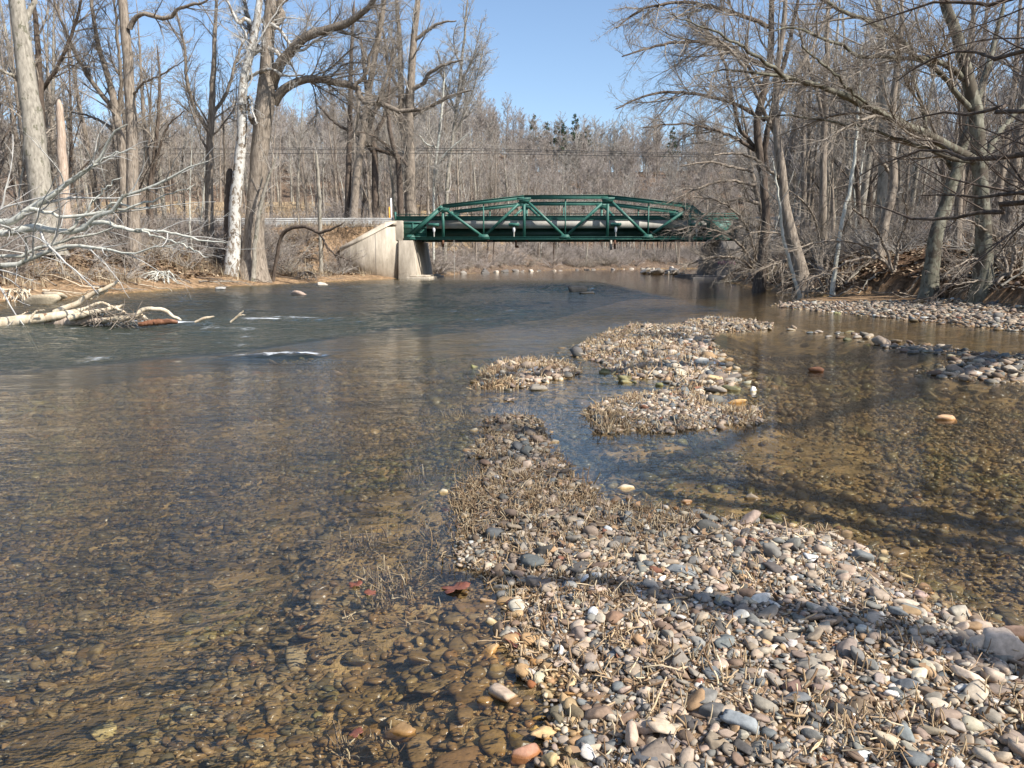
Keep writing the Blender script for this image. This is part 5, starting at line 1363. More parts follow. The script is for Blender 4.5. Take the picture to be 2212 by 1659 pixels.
# ------------------------------------------------------------ the bridge
br = thing('truss_bridge', 'dark green steel pony truss road bridge spanning the river on concrete abutments', 'bridge', bl(SPAN / 2, 4.2, 0))
boff = np.array(br.location)
GP = M['green_paint']
PXM = 0.01579 * 75.5 / 75
def nu(cx_): return (cx_ - 205) * PXM
def nz(cy_): return EYE + (574 - cy_) * PXM
ZB = nz(437)
UP = [(425, 250), (668, 222), (911, 198), (1155, 198), (1405, 198), (1645, 226), (1888, 252)]
U = [nu(a) for a, _ in UP]; ZU = [nz(b) for _, b in UP]
L0, L8 = 0.0, nu(2110)
SIDEW = tuple(BW)
def truss(w0, tname):
    tr = bpy.data.objects.new('truss', None); link(tr, br)
    tr.location = (0, 0, 0)
    if tname: tr['label'] = tname
    def P(u, z, dw=0): return np.array(bl(u, w0 + dw, z)) - 0
    def member(name, a, b, dep, wid, channel=True):
        s = Solid()
        if channel:   # two side plates, a cover plate, batten plates: an open box section
            A = P(*a); B = P(*b); t_ = (B - A) / np.linalg.norm(B - A); up = np.cross(t_, np.array(SIDEW)); up /= np.linalg.norm(up)
            if up[2] < 0: up = -up
            sv = np.array(SIDEW)
            for q in (-1, 1):
                s.bar(A + sv * q * wid / 2, B + sv * q * wid / 2, .025, dep, SIDEW)
                s.bar(A + sv * q * (wid / 2 + .0) + up * (dep / 2 - .012) + sv * q * .043, B + sv * q * (wid / 2 + .0) + up * (dep / 2 - .012) + sv * q * .043, .06, .024, SIDEW)
                s.bar(A - up * (dep / 2 - .012) + sv * q * (wid / 2 + .043), B - up * (dep / 2 - .012) + sv * q * (wid / 2 + .043), .06, .024, SIDEW)
            s.bar(A + up * (dep / 2 + .013), B + up * (dep / 2 + .013), wid + .16, .026, SIDEW)
            nb = int(np.linalg.norm(B - A) / .6)
            for i in range(nb):
                c = A + (B - A) * (i + .5) / nb - up * (dep / 2 + .006)
                s.bar(c - t_ * .1, c + t_ * .1, wid, .012, SIDEW)
        else:
            A = P(*a); B = P(*b); t_ = (B - A) / np.linalg.norm(B - A); up = np.cross(t_, np.array(SIDEW)); up /= np.linalg.norm(up)
            s.bar(A, B, wid, .02, SIDEW)
            s.bar(A + up * dep / 2, B + up * dep / 2, wid, .022, SIDEW) if False else None
            sv = np.array(SIDEW)
            s.bar(A + sv * wid / 2, B + sv * wid / 2, .022, dep, SIDEW); s.bar(A - sv * wid / 2, B - sv * wid / 2, .022, dep, SIDEW)
        return s.build(name, GP, tr, off=boff)
    tr_parent_fix.append(tr)
    member('end_post', (L0, ZB + .05), (U[0], ZU[0]), .34, .34)
    member('end_post', (L8, ZB + .05), (U[6], ZU[6]), .34, .34)
    for a, b in ((0, 2), (2, 4), (4, 6)): member('top_chord', (U[a], ZU[a]), (U[b], ZU[b]), .34, .34)
    member('bottom_chord', (L0 - .25, ZB), (L8 + .25, ZB), .26, .30)
    for i in (0, 2, 4, 6): member('vertical_post', (U[i], ZB + .14), (U[i], ZU[i] - .17), .24, .26, False)
    for i in (1, 3, 5): member('hanger', (U[i], ZB + .14), (U[i], ZU[i] - .17), .12, .22, False)
    for a, b in ((0, 1), (2, 1), (2, 3), (4, 3), (4, 5), (6, 5)): member('diagonal', (U[a], ZU[a] - .1), (U[b], ZB + .12), .25, .28, False)
    # gusset plates with rivet rows
    for (u, z, wd_, h_, up) in [(U[1], ZB + .16, 1.25, .42, 0), (U[3], ZB + .16, 1.1, .36, 0), (U[5], ZB + .16, 1.1, .36, 0), (L0 + .35, ZB + .12, 1.1, .45, 0), (L8 - .35, ZB + .12, 1.1, .45, 0),
                            (U[0] + .1, ZU[0] - .30, 1.2, .42, 1), (U[2], ZU[2] - .27, 1.3, .46, 1), (U[4], ZU[4] - .27, 1.3, .46, 1), (U[6] - .1, ZU[6] - .30, 1.2, .42, 1)]:
        s = Solid()
        k_ = .22
        poly = [(u - wd_ / 2, z - h_ / 2), (u + wd_ / 2, z - h_ / 2), (u + wd_ / 2 - k_, z + h_ / 2), (u - wd_ / 2 + k_, z + h_ / 2)]
        if up: poly = [(u - wd_ / 2 + k_, z - h_ / 2), (u + wd_ / 2 - k_, z - h_ / 2), (u + wd_ / 2, z + h_ / 2), (u - wd_ / 2, z + h_ / 2)]
        for q in (-1, 1):
            c = w0 + q * .205
            s.prism(poly, bl, c - .01, c + .01)
            for r_ in range(int(wd_ / .13) - 2):
                uu = u - wd_ / 2 + .24 + r_ * .13
                for zz in (z - h_ / 2 + .06, z + h_ / 2 - .06):
                    s.box(bl, uu - .018, uu + .018, c + q * .0105, c + q * .03, zz - .018, zz + .018)
        s.build('gusset_plate', GP, tr, off=boff)
tr_parent_fix = []
truss(0.0, 'near truss facing the viewer')
truss(8.4, 'far truss behind the roadway')
# deck, parapets, rails, floor beams
ZD = nz(375)
s = Solid(); s.box(bl, -.9, SPAN + .9, .75, 7.65, ZD, ZD + .28); s.build('deck_slab', M['asphalt'], br, off=boff)
for q, (a, b) in enumerate(((.62, .92), (7.48, 7.78))):
    s = Solid(); s.box(bl, -.6, SPAN + .6, a, b, ZD - .02, nz(328)); s.build('parapet', M['concrete_grey'], br, off=boff)
    s = Solid(); s.box(bl, -1.1, SPAN + 1.1, a + .02, a + .06, nz(328), nz(304)); s.box(bl, -1.1, SPAN + 1.1, a - .06, a + .02, nz(306), nz(303)); s.box(bl, -1.1, SPAN + 1.1, a - .06, a + .02, nz(328) + .004, nz(325))
    s.box(bl, -1.1, SPAN + 1.1, a - .02, a + .05, nz(294), nz(290)); s.build('guard_rail', GP, br, off=boff)
    for i in range(9):
        s = Solid(); u = .2 + i * (SPAN - .4) / 8
        s.box(bl, u - .05, u + .05, a + .07, a + .17, nz(328) + .003, nz(291)); s.build('rail_post', GP, br, off=boff)
    s = Solid(); s.box(bl, -1.25, -1.1, a - .1, a + .15, nz(330), nz(278)); s.build('rail_end_post', GP, br, off=boff)
for w_ in (1.4, 3.2, 5.2, 7.0):
    s = Solid(); s.box(bl, -.4, SPAN + .4, w_ - .02, w_ + .02, ZB + .05, ZD - .02); s.box(bl, -.4, SPAN + .4, w_ - .14, w_ + .14, ZB + .02, ZB + .048); s.build('stringer', M['green_dark'], br, off=boff)
for i in range(9):
    u = 0.15 + i * (L8 - .3) / 8
    s = Solid(); s.box(bl, u - .015, u + .015, .2, 8.2, ZB - .12, ZB + .0); s.box(bl, u - .12, u + .12, .2, 8.2, ZB - .15, ZB - .122); s.build('floor_beam', M['rust'], br, off=boff)
s = Solid()
s.box(bl, -.42, 1.85, .38, .42, ZB + .16, nz(336)); 
for zz in (ZB + .2, nz(400), nz(372), nz(342)): s.box(bl, -.42, 1.85, .30, .38, zz - .03, zz + .03)
for uu in (-.40, .55, 1.80): s.box(bl, uu - .03, uu + .03, .29, .378, ZB + .24, nz(344))
s.build('end_panel', GP, br, off=boff)
s = Solid(); s.box(bl, L8 - 1.85, L8 + .42, .38, .42, ZB + .16, nz(336)); s.build('end_panel', GP, br, off=boff)
# flared outrigger boxes with a white bulb-shaped drain spout below
for i, cxp in enumerate((370, 850, 1455, 1930)):
    u = nu(cxp); s = Solid()
    za, zb_ = nz(366), nz(348)
    s.prism([(u - .5, za + .07), (u - .38, za), (u + .38, za), (u + .5, za + .07), (u + .5, zb_ - .03), (u + .46, zb_), (u - .46, zb_), (u - .5, zb_ - .03)], bl, -.25, .35)
    s.build('outrigger_box', GP, br, off=boff)
    P, R = np.array([[bl(u, -.05, nz(368)), bl(u, -.05, nz(374)), bl(u, -.05, nz(384)), bl(u, -.05, nz(396)), bl(u, -.05, nz(403))]]), np.array([[.07, .13, .14, .11, .05]])
    wd = Wood(); wd.add(P, R, 14); wd.build('lamp_globe', M['white_paint'], br, off=boff)
    wd = Wood(); P = np.array([[bl(u, -.05, nz(402)), bl(u, -.05, nz(427))]]); wd.add(P, np.full((1, 2), .06), 10); wd.build('lamp_stem', M['concrete_grey'], br, off=boff)
for i, (cxp, z1) in enumerate(((418, 486), (860, 490), (1432, 505), (1455, 500))):
    u = nu(cxp); s = Solid(); s.box(bl, u - .09, u + .09, .6, .8, nz(z1), ZB - .16)
    if i == 1: s.box(bl, u, u + .25, .6, .8, nz(492), nz(478))
    s.build('drain_pipe', M['rust'] if i != 2 else M['concrete_grey'], br, off=boff)
for tr in tr_parent_fix: pass

# abutments
def abut(u0, u1, sgn, mt, label, foot_m, zt, wing):
    root = thing('bridge_abutment', label, 'abutment', bl((u0 + u1) / 2, 4.2, 0))
    off = np.array(root.location)
    bat = .55 * sgn
    s = Solid()
    a, b = (u0, u1)
    s.hexa([bl(a - .05, -.75, -.6), bl(b + bat, -.75, -.6) if sgn > 0 else bl(b, -.75, -.6), bl(b + bat, 9.3, -.6) if sgn > 0 else bl(b, 9.3, -.6), bl(a - .05, 9.3, -.6),
            bl(a, -.35, zt), bl(b, -.35, zt), bl(b, 9.0, zt), bl(a, 9.0, zt)] if sgn > 0 else
           [bl(a + bat, -.75, -.6), bl(b + .05, -.75, -.6), bl(b + .05, 9.3, -.6), bl(a + bat, 9.3, -.6), bl(a, -.35, zt), bl(b, -.35, zt), bl(b, 9.0, zt), bl(a, 9.0, zt)])
    s.build('pier_wall', M[mt], root, .04, off)
    s = Solid()
    bu0, bu1 = (u0 - .9, u0 + .38) if sgn > 0 else (u1 - .38, u1 + .9)
    s.box(bl, bu0, bu1, -.18, 8.8, zt - .6 if False else zt + .005, nz(332)); s.build('back_wall', M[mt], root, .03, off)
    s = Solid()
    f0, f1 = (u0 + .9, u1 + 1.7) if sgn > 0 else (u0 - 2.8, u1 - .2)
    s.box(bl, f0, f1, -1.6, 9.0, -.8, .16); s.box(bl, f0 + .25, f1 - .3, -1.2, 8.6, .16, .30)
    s.build('footing', M[foot_m], root, .05, off)
    if wing:
        # wing wall following the slope of the road bank
        s = Solid()
        def wf(u, w_, z):
            return bl(u, w_ - .05 + (u - u0) * .42 * (1 if sgn > 0 else -1) * (1 if sgn > 0 else 1), z)
        zt2 = nz(334)
        if sgn > 0: poly = [(u0 + .02, -.2), (u0 + .02, zt2), (u0 - 1.1, zt2 - .1), (u0 - 5.2, 2.9), (u0 - 5.2, -.2)]
        else: poly = [(u1 - .02, -.2), (u1 - .02, zt2), (u1 + 1.1, zt2 - .1), (u1 + 6.2, 2.35), (u1 + 6.2, -.2)]
        if sgn < 0:
            def wf(u, w_, z): return bl(u, w_ - .05 - (u - u1) * .42, z)
        s.prism(poly, wf, 0.0, 1.9)
        # coping ledge a little proud of the wall
        if sgn > 0: cop = [(u0 - .02, zt2 + .003), (u0 - 1.12, zt2 - .09), (u0 - 5.2, 2.91), (u0 - 5.2, 2.5), (u0 - 1.1, zt2 - .55), (u0 - .02, zt2 - .45)]
        else: cop = [(u1 + .02, zt2 + .003), (u1 + 1.12, zt2 - .09), (u1 + 6.2, 2.36), (u1 + 6.2, 1.95), (u1 + 1.1, zt2 - .55), (u1 + .02, zt2 - .45)]
        s.prism(cop, wf, -.05, -.004)
        s.build('wing_wall', M[mt], root, 0, off)
        s = Solid()
        jf = lambda u, w_, z: wf(u, w_, z)
        for du in (2.1, 4.3):
            uu = u0 - du if sgn > 0 else u1 + du
            s.box(jf, uu - .025, uu + .025, -.012, .01, -.1, zt2 - .65 - .43 * (du - 1.1) if du > 1.1 else zt2 - .6)
        s.build('wall_joint', M['concrete_dark'], root, 0, off)
    return root
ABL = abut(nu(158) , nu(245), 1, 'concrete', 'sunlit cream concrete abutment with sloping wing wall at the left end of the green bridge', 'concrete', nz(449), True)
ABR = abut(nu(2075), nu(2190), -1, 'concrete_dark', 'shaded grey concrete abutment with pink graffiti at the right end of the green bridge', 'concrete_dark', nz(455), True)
# pink scrawl on the right abutment face
def scrawl(pts, w_=.09):
    P = np.array([[bl(nu(2075) + a, -.60 - (z < 2) * .05, z) for a, z in pts]]); P, R = resample(P[0], np.full(len(pts), w_ / 2), 30)
    wd = Wood(); wd.add(P[None], R[None] * np.array([1.0]), 6)
    return wd
gf = thing('graffiti', 'faded pink spray-painted scrawl on the shaded right abutment', 'graffiti', bl(nu(2110), -.6, 1.6))
for k_ in range(4):
    a0 = -.3 + k_ * .42
    pts = [(a0, 1.3), (a0 + .12, 1.75), (a0 + .25, 1.3), (a0 + .30, 1.6), (a0 + .15, 1.45)]
    s = Solid()
    for (p0, p1) in zip(pts[:-1], pts[1:]):
        f_ = lambda a, z: np.array(bl(nu(2075) + a, -.35 - (nz(455) - z) / (nz(455) + .6) * .4 - .012, z))
        s.bar(f_(*p0), f_(*p1), .012, .10, SIDEW)
    s.build('letter_stroke', M['graffiti'], gf, off=np.array(gf.location))

# ------------------------------------------------------------ road, guardrails, posts, cables
for (ua, ub) in ((-90, -1.0), (SPAN + 1.0, SPAN + 80)):
    s = Solid(); s.box(bl, ua, ub, .9, 7.5, ROADZ - 1.2, ROADZ - .06); o = s.build('road', M['asphalt']); tag(o, kind='structure')
def guardrail(ua, ub, w_, label):
    g = thing('guardrail', label, 'guardrail', bl((ua + ub) / 2, w_, ROADZ - .1)); off = np.array(g.location)
    z = ROADZ + .55
    s = Solid()   # W-beam
    prof = [(0, -.155), (.045, -.11), (.045, -.06), (0, -.02), (0, .02), (.045, .06), (.045, .11), (0, .155)]
    for (a, b) in zip(prof[:-1], prof[1:]):
        s.hexa([bl(ua, w_ - a[0], z + a[1]), bl(ub, w_ - a[0], z + a[1]), bl(ub, w_ - a[0] + .006, z + a[1]), bl(ua, w_ - a[0] + .006, z + a[1]),
                bl(ua, w_ - b[0], z + b[1]), bl(ub, w_ - b[0], z + b[1]), bl(ub, w_ - b[0] + .006, z + b[1]), bl(ua, w_ - b[0] + .006, z + b[1])])
    s.build('rail', M['galvanised'], g, off=off)
    n_ = int(abs(ub - ua) / 1.9)
    for i in range(n_ + 1):
        u = ua + (ub - ua) * i / n_; s = Solid(); s.box(bl, u - .07, u + .07, w_ + .012, w_ + .16, ROADZ - .9, z + .2); s.build('post', M['wood_post'] if i % 2 else M['galvanised'], g, off=off)
guardrail(-70, -1.5, .75, 'near galvanised guardrail along the road left of the bridge')
guardrail(-70, -1.5, 7.6, 'far guardrail across the road left of the bridge')
guardrail(SPAN + 1.5, SPAN + 50, .75, 'near guardrail hidden among trees right of the bridge')
p = at(842, 490, 78); s = Solid(); fr0 = lambda u, w_, z: (p[0] + u, p[1] + w_, z)
s.box(fr0, -.07, .07, -.02, .02, ROADZ - .3, at(842, 447, 78)[2]); o = s.build('hazard_marker', M['orange_paint']); tag(o, 'narrow yellow-orange hazard marker post at the left end of the bridge', 'marker post')
p2 = at(846, 490, 80); s = Solid(); fr1 = lambda u, w_, z: (p2[0] + u, p2[1] + w_, z)
s.box(fr1, -.07, .07, -.07, .07, ROADZ - .3, at(846, 428, 80)[2]); o = s.build('marker_post', M['white_paint']); tag(o, 'tall white post beside the orange marker at the left end of the bridge', 'marker post')
p3 = at(1512, 490, 81); s = Solid(); fr2 = lambda u, w_, z: (p3[0] + u, p3[1] + w_, z)
def cable(y0, y1, y2, Y, label):
    pts = [at(-1400, y0 - 8, Y), at(0, y0 + 6, Y), at(900, y1, Y), at(1540, y2, Y), at(2500, y2 + 4, Y), at(3400, y2 - 20, Y)]
    P, R = resample(pts, np.full(6, .028), 60)
    wd = Wood(); wd.add(P[None], R[None], 5); o = wd.build('overhead_cable', M['wire']); tag(o, label, 'cable')
cable(314, 320, 331, 87, 'highest of the overhead cables crossing behind the bridge')
cable(317, 324, 334, 87.6, 'middle overhead cable crossing behind the bridge')
cable(326, 331, 339, 88.5, 'lowest overhead cable crossing behind the bridge')
for (px, py0, py1) in ((1033 / 2212 * 0 + 1118.5, 517, 604),):
    pass
xx, zt_ = at(0, 0, 74)[0], 0
a_ = at(1118, 521, 75.2); b_ = at(1118.5, 597.5, 75.2)
aa = bl(nu(491), -.2, ZB - .15)
P, R = resample([aa, (aa[0] + .02, aa[1], 1.8), (aa[0], aa[1], .02)], [.022] * 3, 8); wd = Wood(); wd.add(P[None], R[None], 5)
o = wd.build('hanging_line', M['concrete_grey']); tag(o, 'thin pale gauge line hanging from the bridge to the water near the left abutment', 'line')

# ------------------------------------------------------------ driftwood in the riffle
WK = 1.0
YF = 1.0
dt = thing('driftwood_tree', 'stranded bleached tree trunk with broken branches lying in the riffle at the left edge', 'driftwood', (gnd(120, 700)[0], gnd(120, 700)[1], 0))
doff = np.array(dt.location)
def dw(pts, Y0, Y1, name, mt='driftwood', K=22, lump=.07):
    P, R = hp(Y0, Y1, pts); P, R = resample(P, R, K, .008, rr_); R[-1] *= .55
    wd = Wood(); wd.add(P[None], R[None], 10, lump)
    wd.build(name, M[mt], dt, doff)
dw([(-160, 712, 34), (-60, 703, 30), (0, 698, 27), (66, 691, 22), (131, 682, 18), (165, 674, 13), (198, 664, 7)], 19.0, 19.8, 'trunk')
dw([(118, 676, 14), (145, 664, 13), (170, 655, 12), (183, 643, 11), (205, 632, 9), (229, 623, 8), (246, 613, 7), (257, 606, 4)], 19.7, 19.9, 'limb')
dw([(190, 645, 8), (205, 640, 7), (232, 628, 5)], 19.85, 19.9, 'limb')
dw([(150, 688, 14), (180, 680, 13), (200, 675, 12), (235, 668, 9), (269, 659, 5)], 19.4, 19.6, 'limb')
dw([(180, 668, 7), (212, 655, 6), (225, 652, 4)], 19.6, 19.7, 'limb')
dw([(222, 652, 4), (235, 660, 6), (255, 668, 6), (272, 676, 5)], 19.6, 19.5, 'limb')
dw([(222, 692, 12), (255, 688, 12), (295, 682, 11), (303, 672, 10), (322, 667, 9), (341, 667, 9), (357, 671, 9), (370, 680, 8), (380, 686, 7), (392, 693, 6)], 19.3, 19.5, 'limb')
dw([(300, 676, 8), (318, 692, 9), (335, 697, 8)], 19.4, 19.4, 'limb')
dw([(66, 695, 5), (75, 675, 4), (96, 670, 3)], 19.2, 19.2, 'limb')
dw([(20, 697, 4), (40, 684, 3), (60, 672, 2)], 19.8, 20.1, 'limb')
dw([(300, 700, 10), (335, 697, 14), (365, 694, 12), (385, 696, 7)], 19.2, 19.3, 'sodden_log', 'wet_wood')
dw([(100, 700, 20), (150, 694, 26), (200, 690, 24), (240, 692, 12)], 19.6, 19.7, 'broken_core', 'bark_dead')
rng = np.random.default_rng(8)
wd = Wood(); n_ = 90
c0 = np.array([at(rng.uniform(190, 300), rng.uniform(676, 700), 19.4 + rng.uniform(-.3, .3)) for _ in range(n_)])
P = np.zeros((n_, 5, 3)); dd = rng.normal(size=(n_, 3)) * [1, .6, .5]; dd /= np.linalg.norm(dd, axis=1, keepdims=True)
P[:, 0] = c0
for j in range(1, 5):
    dd += rng.normal(0, .2, dd.shape); P[:, j] = P[:, j - 1] + dd * .11
P[:, :, 2] = np.maximum(P[:, :, 2], -.05)
wd.add(P, np.linspace(1, .4, 5)[None] * rng.uniform(.006, .02, (n_, 1)), 4); wd.build('caught_debris', M['bark_brown'], dt, doff)
def stick(lines, Y, name, label, mt='driftwood'):
    wd = Wood()
    for pts in lines:
        P, R = hp(Y, Y, pts); P, R = resample(P, R, 10, .006, rr_); wd.add(P[None], R[None], 7, .05)
    o = wd.build(name, M[mt]); tag(o, label, 'stick')
stick([[(422, 696, 6), (438, 689, 7), (450, 686, 6), (462, 684, 3)]], 19.6, 'driftwood_stick', 'short low driftwood stick right of the stranded tree')
stick([[(498, 696, 5), (506, 689, 4), (516, 680, 4), (526, 671, 3)], [(508, 688, 4), (518, 681, 3), (530, 680, 2)]], 19.4, 'driftwood_stick', 'small forked stick poking up out of the riffle')
stick([[(1765, 801, 4), (1785, 803, 4), (1808, 805, 3)]], 11.6, 'driftwood_stick', 'dark stick lying in the pool beside the rust brown stone', 'bark_dark')
stick([[(1312, 1030, 3), (1322, 1022, 3), (1338, 1008, 2)]], 5.9, 'driftwood_stick', 'small dark twig sticking out of the blue pool', 'bark_dark')
bp_ = gnd(1651, 624)
me_v, me_f = ICO[3]
o = mesh('ball', me_v * .17, me_f, M['ball'], col=np.tile(np.array(srgb(190, 80, 160)), (len(me_v), 1)) * (1 - .12 * (np.abs(me_v[:, 2:3]) < .08)))
o.location = (bp_[0], bp_[1], .09); tag(o, 'faded pink-purple ball stranded at the foot of the right bank', 'ball')

# ------------------------------------------------------------ dry stubble on the bars, dead leaves, bank litter
rs = np.random.default_rng(33)
def stubble(poly, dens, hgt, rad, pfn, name, label, ymax=99, side=5):
    poly_a = np.array(poly); x0, y0 = poly_a.min(0) - .3; x1, y1 = poly_a.max(0) + .3; y1 = min(y1, ymax); y0 = max(y0, 1.4)
    n_ = int((x1 - x0) * (y1 - y0) * dens / 5); x = np.repeat(rs.uniform(x0, x1, n_), 5); y = np.repeat(rs.uniform(y0, y1, n_), 5); n_ *= 5
    x = x + rs.normal(0, hgt * .28, n_); y = y + rs.normal(0, hgt * .28, n_)
    clump = .5 + .5 * vnoise(x, y, hgt * 4.0, 41)
    k = infrustum(x, y) & (rs.random(n_) < pfn(x, y) * np.clip(clump * 1.7 - .25, 0, 1))
    x, y = x[k], y[k]; n_ = len(x)
    if not n_: return
    z = terrain(x, y)
    K = 5; P = np.zeros((n_, K, 3)); P[:, 0] = np.stack([x, y, z - .01], 1)
    a = rs.uniform(0, 6.28, n_); tl = np.abs(rs.normal(0, .38, n_)) + .05
    flatk = rs.random(n_) < .11; tl[flatk] = rs.uniform(1.1, 1.5, flatk.sum())
    dd = np.stack([np.cos(a) * np.sin(tl), np.sin(a) * np.sin(tl), np.cos(tl)], 1)
    h = np.minimum(hgt * np.exp(rs.normal(0, .38, n_)), hgt * 2) * (1 + .6 * flatk)
    P[flatk, :, 2] += .03
    for j in range(1, K):
        dd = dd + rs.normal(0, .15, dd.shape); dd /= np.linalg.norm(dd, axis=1, keepdims=True)
        P[:, j] = P[:, j - 1] + dd * (h / (K - 1))[:, None]
    P[:, :, 2] = np.maximum(P[:, :, 2], np.minimum(z, z)[:, None] - .012)
    R = rad * np.exp(rs.normal(0, .25, n_))[:, None] * np.array([1.25, 1, .95, .9, .8])[None]
    pal = np.array([srgb(*c) for c in ((206, 180, 142), (180, 152, 116), (222, 200, 164), (140, 112, 84), (190, 164, 130), (158, 132, 104))])
    c = pal[rs.integers(0, len(pal), n_)] * np.exp(rs.normal(0, .12, (n_, 1)))
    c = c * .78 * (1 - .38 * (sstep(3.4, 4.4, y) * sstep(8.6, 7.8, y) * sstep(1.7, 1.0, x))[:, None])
    wd = Wood(); wd.add(P, R, side, 0, c)
    # caps so that cut ends read as solid
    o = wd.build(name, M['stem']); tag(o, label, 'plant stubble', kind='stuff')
def pmain(x, y):
    s = sdist(x, y, BAR_MAIN)
    inside_ = (s < .04)
    left = sstep(1.1, .25, x - np.interp(y, [1.5, 2.2, 2.8, 3.4, 4.2, 5.2, 7], [.15, .12, .0, -.15, -.25, -.2, .0]))
    return np.clip(inside_ * (.20 + .60 * left * (y > 2.6) + .75 * (y > 4.3) + .35 * (y < 2.5)), 0, 1)
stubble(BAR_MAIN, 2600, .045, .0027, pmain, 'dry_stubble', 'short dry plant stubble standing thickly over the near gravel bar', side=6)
stubble(BAR_B, 1500, .055, .0042, lambda x, y: (sdist(x, y, BAR_B) < .06) * (.25 + .7 * (sdist(x, y, BAR_B) > -.35)), 'dry_stubble', 'pale dry stubble fringing the small middle islet')
stubble(BAR_C, 540, .075, .0068, lambda x, y: (sdist(x, y, BAR_C) < .06) * (.25 + .75 * sstep(.3, -.8, x - np.interp(y, [9, 17], [3.0, 3.2]))), 'dry_stubble', 'pale dry stubble on the upper gravel islet')
stubble(BAR_D, 1300, .075, .006, lambda x, y: (sdist(x, y, BAR_D) < .08) * 1.0, 'dry_stubble', 'dense pale stubble forming the small left islet')
stubble(SHOAL, 500, .07, .0030, lambda x, y: (sdist(x, y, SHOAL) < .1) * .42 * (vnoise(x, y, .5, 50) > -.1), 'dry_stubble', 'brown stalks standing in shallow water left of the bar')
for i, (px, py, w_) in enumerate([(850, 1240, 120), (880, 1130, 110), (785, 1150, 60), (900, 1180, 60), (1100, 862, 90), (985, 862, 50), (1200, 885, 25), (820, 1220, 70), (790, 1550, 160), (1320, 920, 80), (910, 1010, 60), (885, 985, 40), (1270, 1050, 40), (1590, 900, 60)]):
    cx_, cy_ = gnd(px, py); rw = w_ / FPX * cy_
    poly = [(cx_ + rw * .5 * math.cos(t_), cy_ + rw * .8 * math.sin(t_)) for t_ in np.linspace(0, 6.28, 12)[:-1]]
    sc_ = .07 + .006 * cy_
    stubble(poly, 2200 / (1 + cy_ * .25), sc_ * .75, .0020 + .00035 * cy_, lambda x, y: (sdist(x, y, poly) < .02) * .75, 'dry_stalks', 'clump of brown stalks standing in the shallows')

def leaf(px, py, size, c, label, yw=0.0, curl=.25):
    x, y = gnd(px, py); z = max(hz(x, y) + .015, .004)
    ang = np.linspace(-math.pi, math.pi, 41)[:-1]
    r_ = .55 + .32 * np.abs(np.cos(ang * 2.5)) ** .7 + .06 * np.cos(ang * 15)
    v = [(0, 0, 0)]
    for ring in (.5, 1.0):
        for a, q in zip(ang, r_):
            v.append((math.cos(a) * q * ring, math.sin(a) * q * ring, curl * ring ** 2 * (.3 + .3 * math.sin(a * 3)) ))
    n_ = len(ang); f3 = [[0, 1 + i, 1 + (i + 1) % n_] for i in range(n_)]; f4 = [[1 + i, 1 + n_ + i, 1 + n_ + (i + 1) % n_, 1 + (i + 1) % n_] for i in range(n_)]
    v = np.array(v) * size
    o = mesh('dead_leaf', v, [np.array(f3), np.array(f4)], M['dead_leaf'] if c == 0 else M['bark_dead'])
    o.location = (x, y, z); o.rotation_euler = (rs.normal(0, .2), rs.normal(0, .2), yw); so_ = o.modifiers.new('thick', 'SOLIDIFY'); so_.thickness = .0015
    tag(o, label, 'leaf')
leaf(985, 1272, .085, 0, 'large reddish brown dead leaf afloat at the left edge of the near bar', .4)
leaf(1112, 1395, .06, 0, 'dark red wet curled leaf at the waterline of the bar', 1.2, .5)
leaf(768, 1265, .04, 0, 'small dark red leaf among stalks in shallow water', .2, .5)
leaf(800, 1282, .035, 0, 'small brown leaf just right of a dark red one in the shallows', 2)
leaf(770, 1585, .03, 0, 'small dark red leaf in shallow water near the bottom edge', 1)
leaf(1100, 866, .08, 1, 'pale brown leaf caught on stubble beyond the bar', 1, .6)
leaf(1210, 1452, .05, 1, 'curled tan dead leaf lying on the lower gravel', .6, .6)

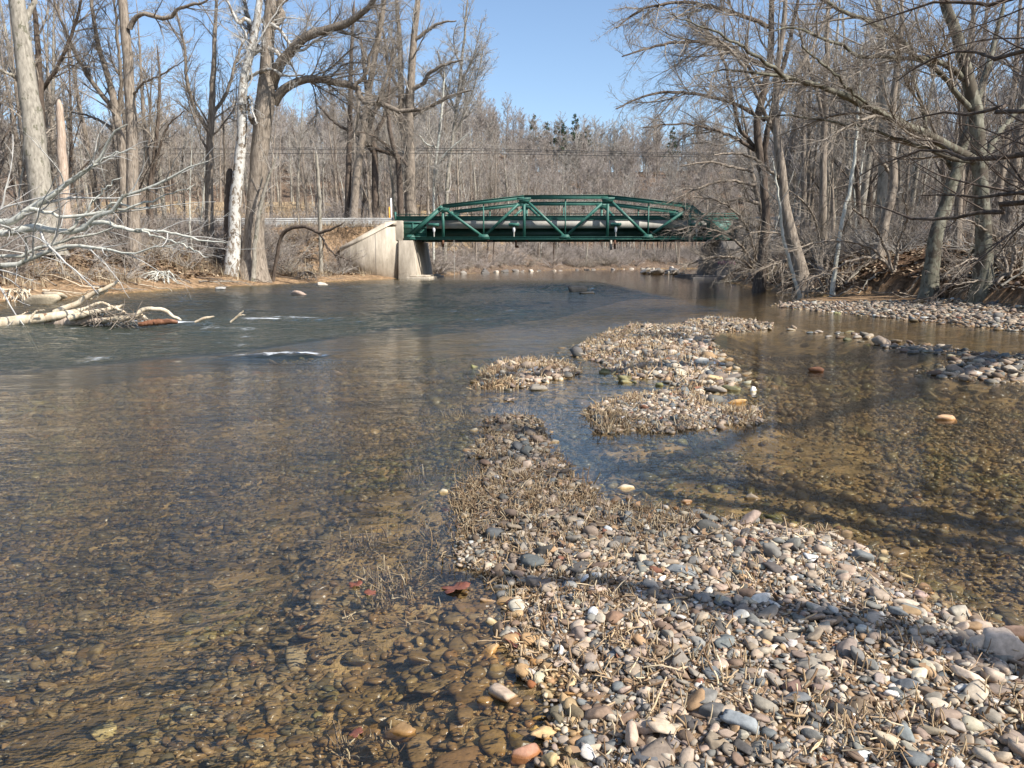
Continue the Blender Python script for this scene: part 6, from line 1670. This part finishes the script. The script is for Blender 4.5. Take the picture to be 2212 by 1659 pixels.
def litter(n_, xr, yr, ok, size, pal, name, label, cat, up=.35, blade=False):
    x = rs.uniform(*xr, n_ * 4); y = yr[0] + (yr[1] - yr[0]) * rs.random(n_ * 4) ** 1.3
    k = ok(x, y) & (np.abs(x) < .69 * y + 1); x, y = x[k][:n_], y[k][:n_]; n_ = len(x)
    z = terrain(x, y)
    a = rs.uniform(0, 6.28, n_); sc_ = size * np.exp(rs.normal(0, .35, n_)) * (np.clip(y / 30, .7, 1.6) if yr[1] > 10 else 1)
    c = np.array([srgb(*q) for q in pal])[rs.integers(0, len(pal), n_)] * np.exp(rs.normal(0, .15, (n_, 1)))
    if blade:
        tl = np.abs(rs.normal(0, .6, n_)); d_ = np.stack([np.cos(a) * np.sin(tl), np.sin(a) * np.sin(tl), np.cos(tl)], 1)
        s_ = np.stack([-np.sin(a), np.cos(a), 0 * a], 1) * (sc_ * .03)[:, None]
        b0 = np.stack([x, y, z - .02], 1)
        V = np.stack([b0 - s_, b0 + s_, b0 + d_ * sc_[:, None]], 1).reshape(-1, 3); F = np.arange(n_ * 3).reshape(-1, 3); cc = np.repeat(c, 3, 0)
    else:
        u_ = np.stack([np.cos(a), np.sin(a), rs.normal(0, up, n_)], 1) * sc_[:, None]; v_ = np.stack([-np.sin(a), np.cos(a), rs.normal(0, up, n_)], 1) * (sc_ * .6)[:, None]
        b0 = np.stack([x, y, z + .03], 1)
        V = np.stack([b0 - u_, b0 - v_, b0 + u_ + [0, 0, .01], b0 + v_], 1).reshape(-1, 3); F = np.arange(n_ * 4).reshape(-1, 4); cc = np.repeat(c, 4, 0)
    o = mesh(name, V, F, M['grass'], smooth=False, col=cc); tag(o, label, cat, kind='stuff')
BR_ = ((128, 106, 84), (104, 84, 66), (150, 130, 106), (86, 68, 54), (170, 150, 124))
litter(26000, (4, 40), (15, 62), lambda x, y: (sdist(x, y, RIVER) > .4) & (sdist(x, y, BAR_R) > .1), .07, BR_, 'leaf_litter', 'dead leaves carpeting the right bank', 'leaf litter')
litter(22000, (-42, -6), (28, 74), lambda x, y: sdist(x, y, RIVER) > 2.6, .085, BR_, 'leaf_litter', 'dead leaves and sticks covering the left bank slope', 'leaf litter')
DG = ((158, 142, 116), (172, 157, 130), (132, 115, 94), (120, 101, 82))
litter(22000, (-40, -4), (28, 80), lambda x, y: (sdist(x, y, RIVER) > 1.6) & (vnoise(x, y, 2.5, 60) > .0), .32, DG, 'dry_grass', 'flattened straw-coloured grass tufts on the left bank', 'dry grass', blade=True)
litter(14000, (-30, 70), (84, 200), lambda x, y: (sdist(x, y, RIVER) > .3) & (sdist(x, y, RIVER) < 14), .28, DG, 'dry_grass', 'straw-coloured grass on the shore beyond the bridge', 'dry grass', blade=True)
litter(14000, (-110, -4), (92, 150), lambda x, y: sdist(x, y, RIVER) > 8, .6, DG, 'dry_grass', 'dry tan grass on the field beyond the road', 'dry grass', blade=True)
litter(5000, (5, 30), (18, 60), lambda x, y: (sdist(x, y, RIVER) > .6) & (sdist(x, y, BAR_R) > .2) & (vnoise(x, y, 2, 61) > .1), .35, DG, 'dry_grass', 'dry grass tufts on the right bank slope', 'dry grass', blade=True)

litter(140, (-.8, 3.6), (1.5, 8), lambda x, y: (sdist(x, y, BAR_MAIN) < -.02), .016, ((124, 98, 74), (146, 118, 90), (100, 76, 58)), 'leaf_scraps', 'small brown leaf scraps caught among the stones of the near bar', 'leaf litter', up=.6)
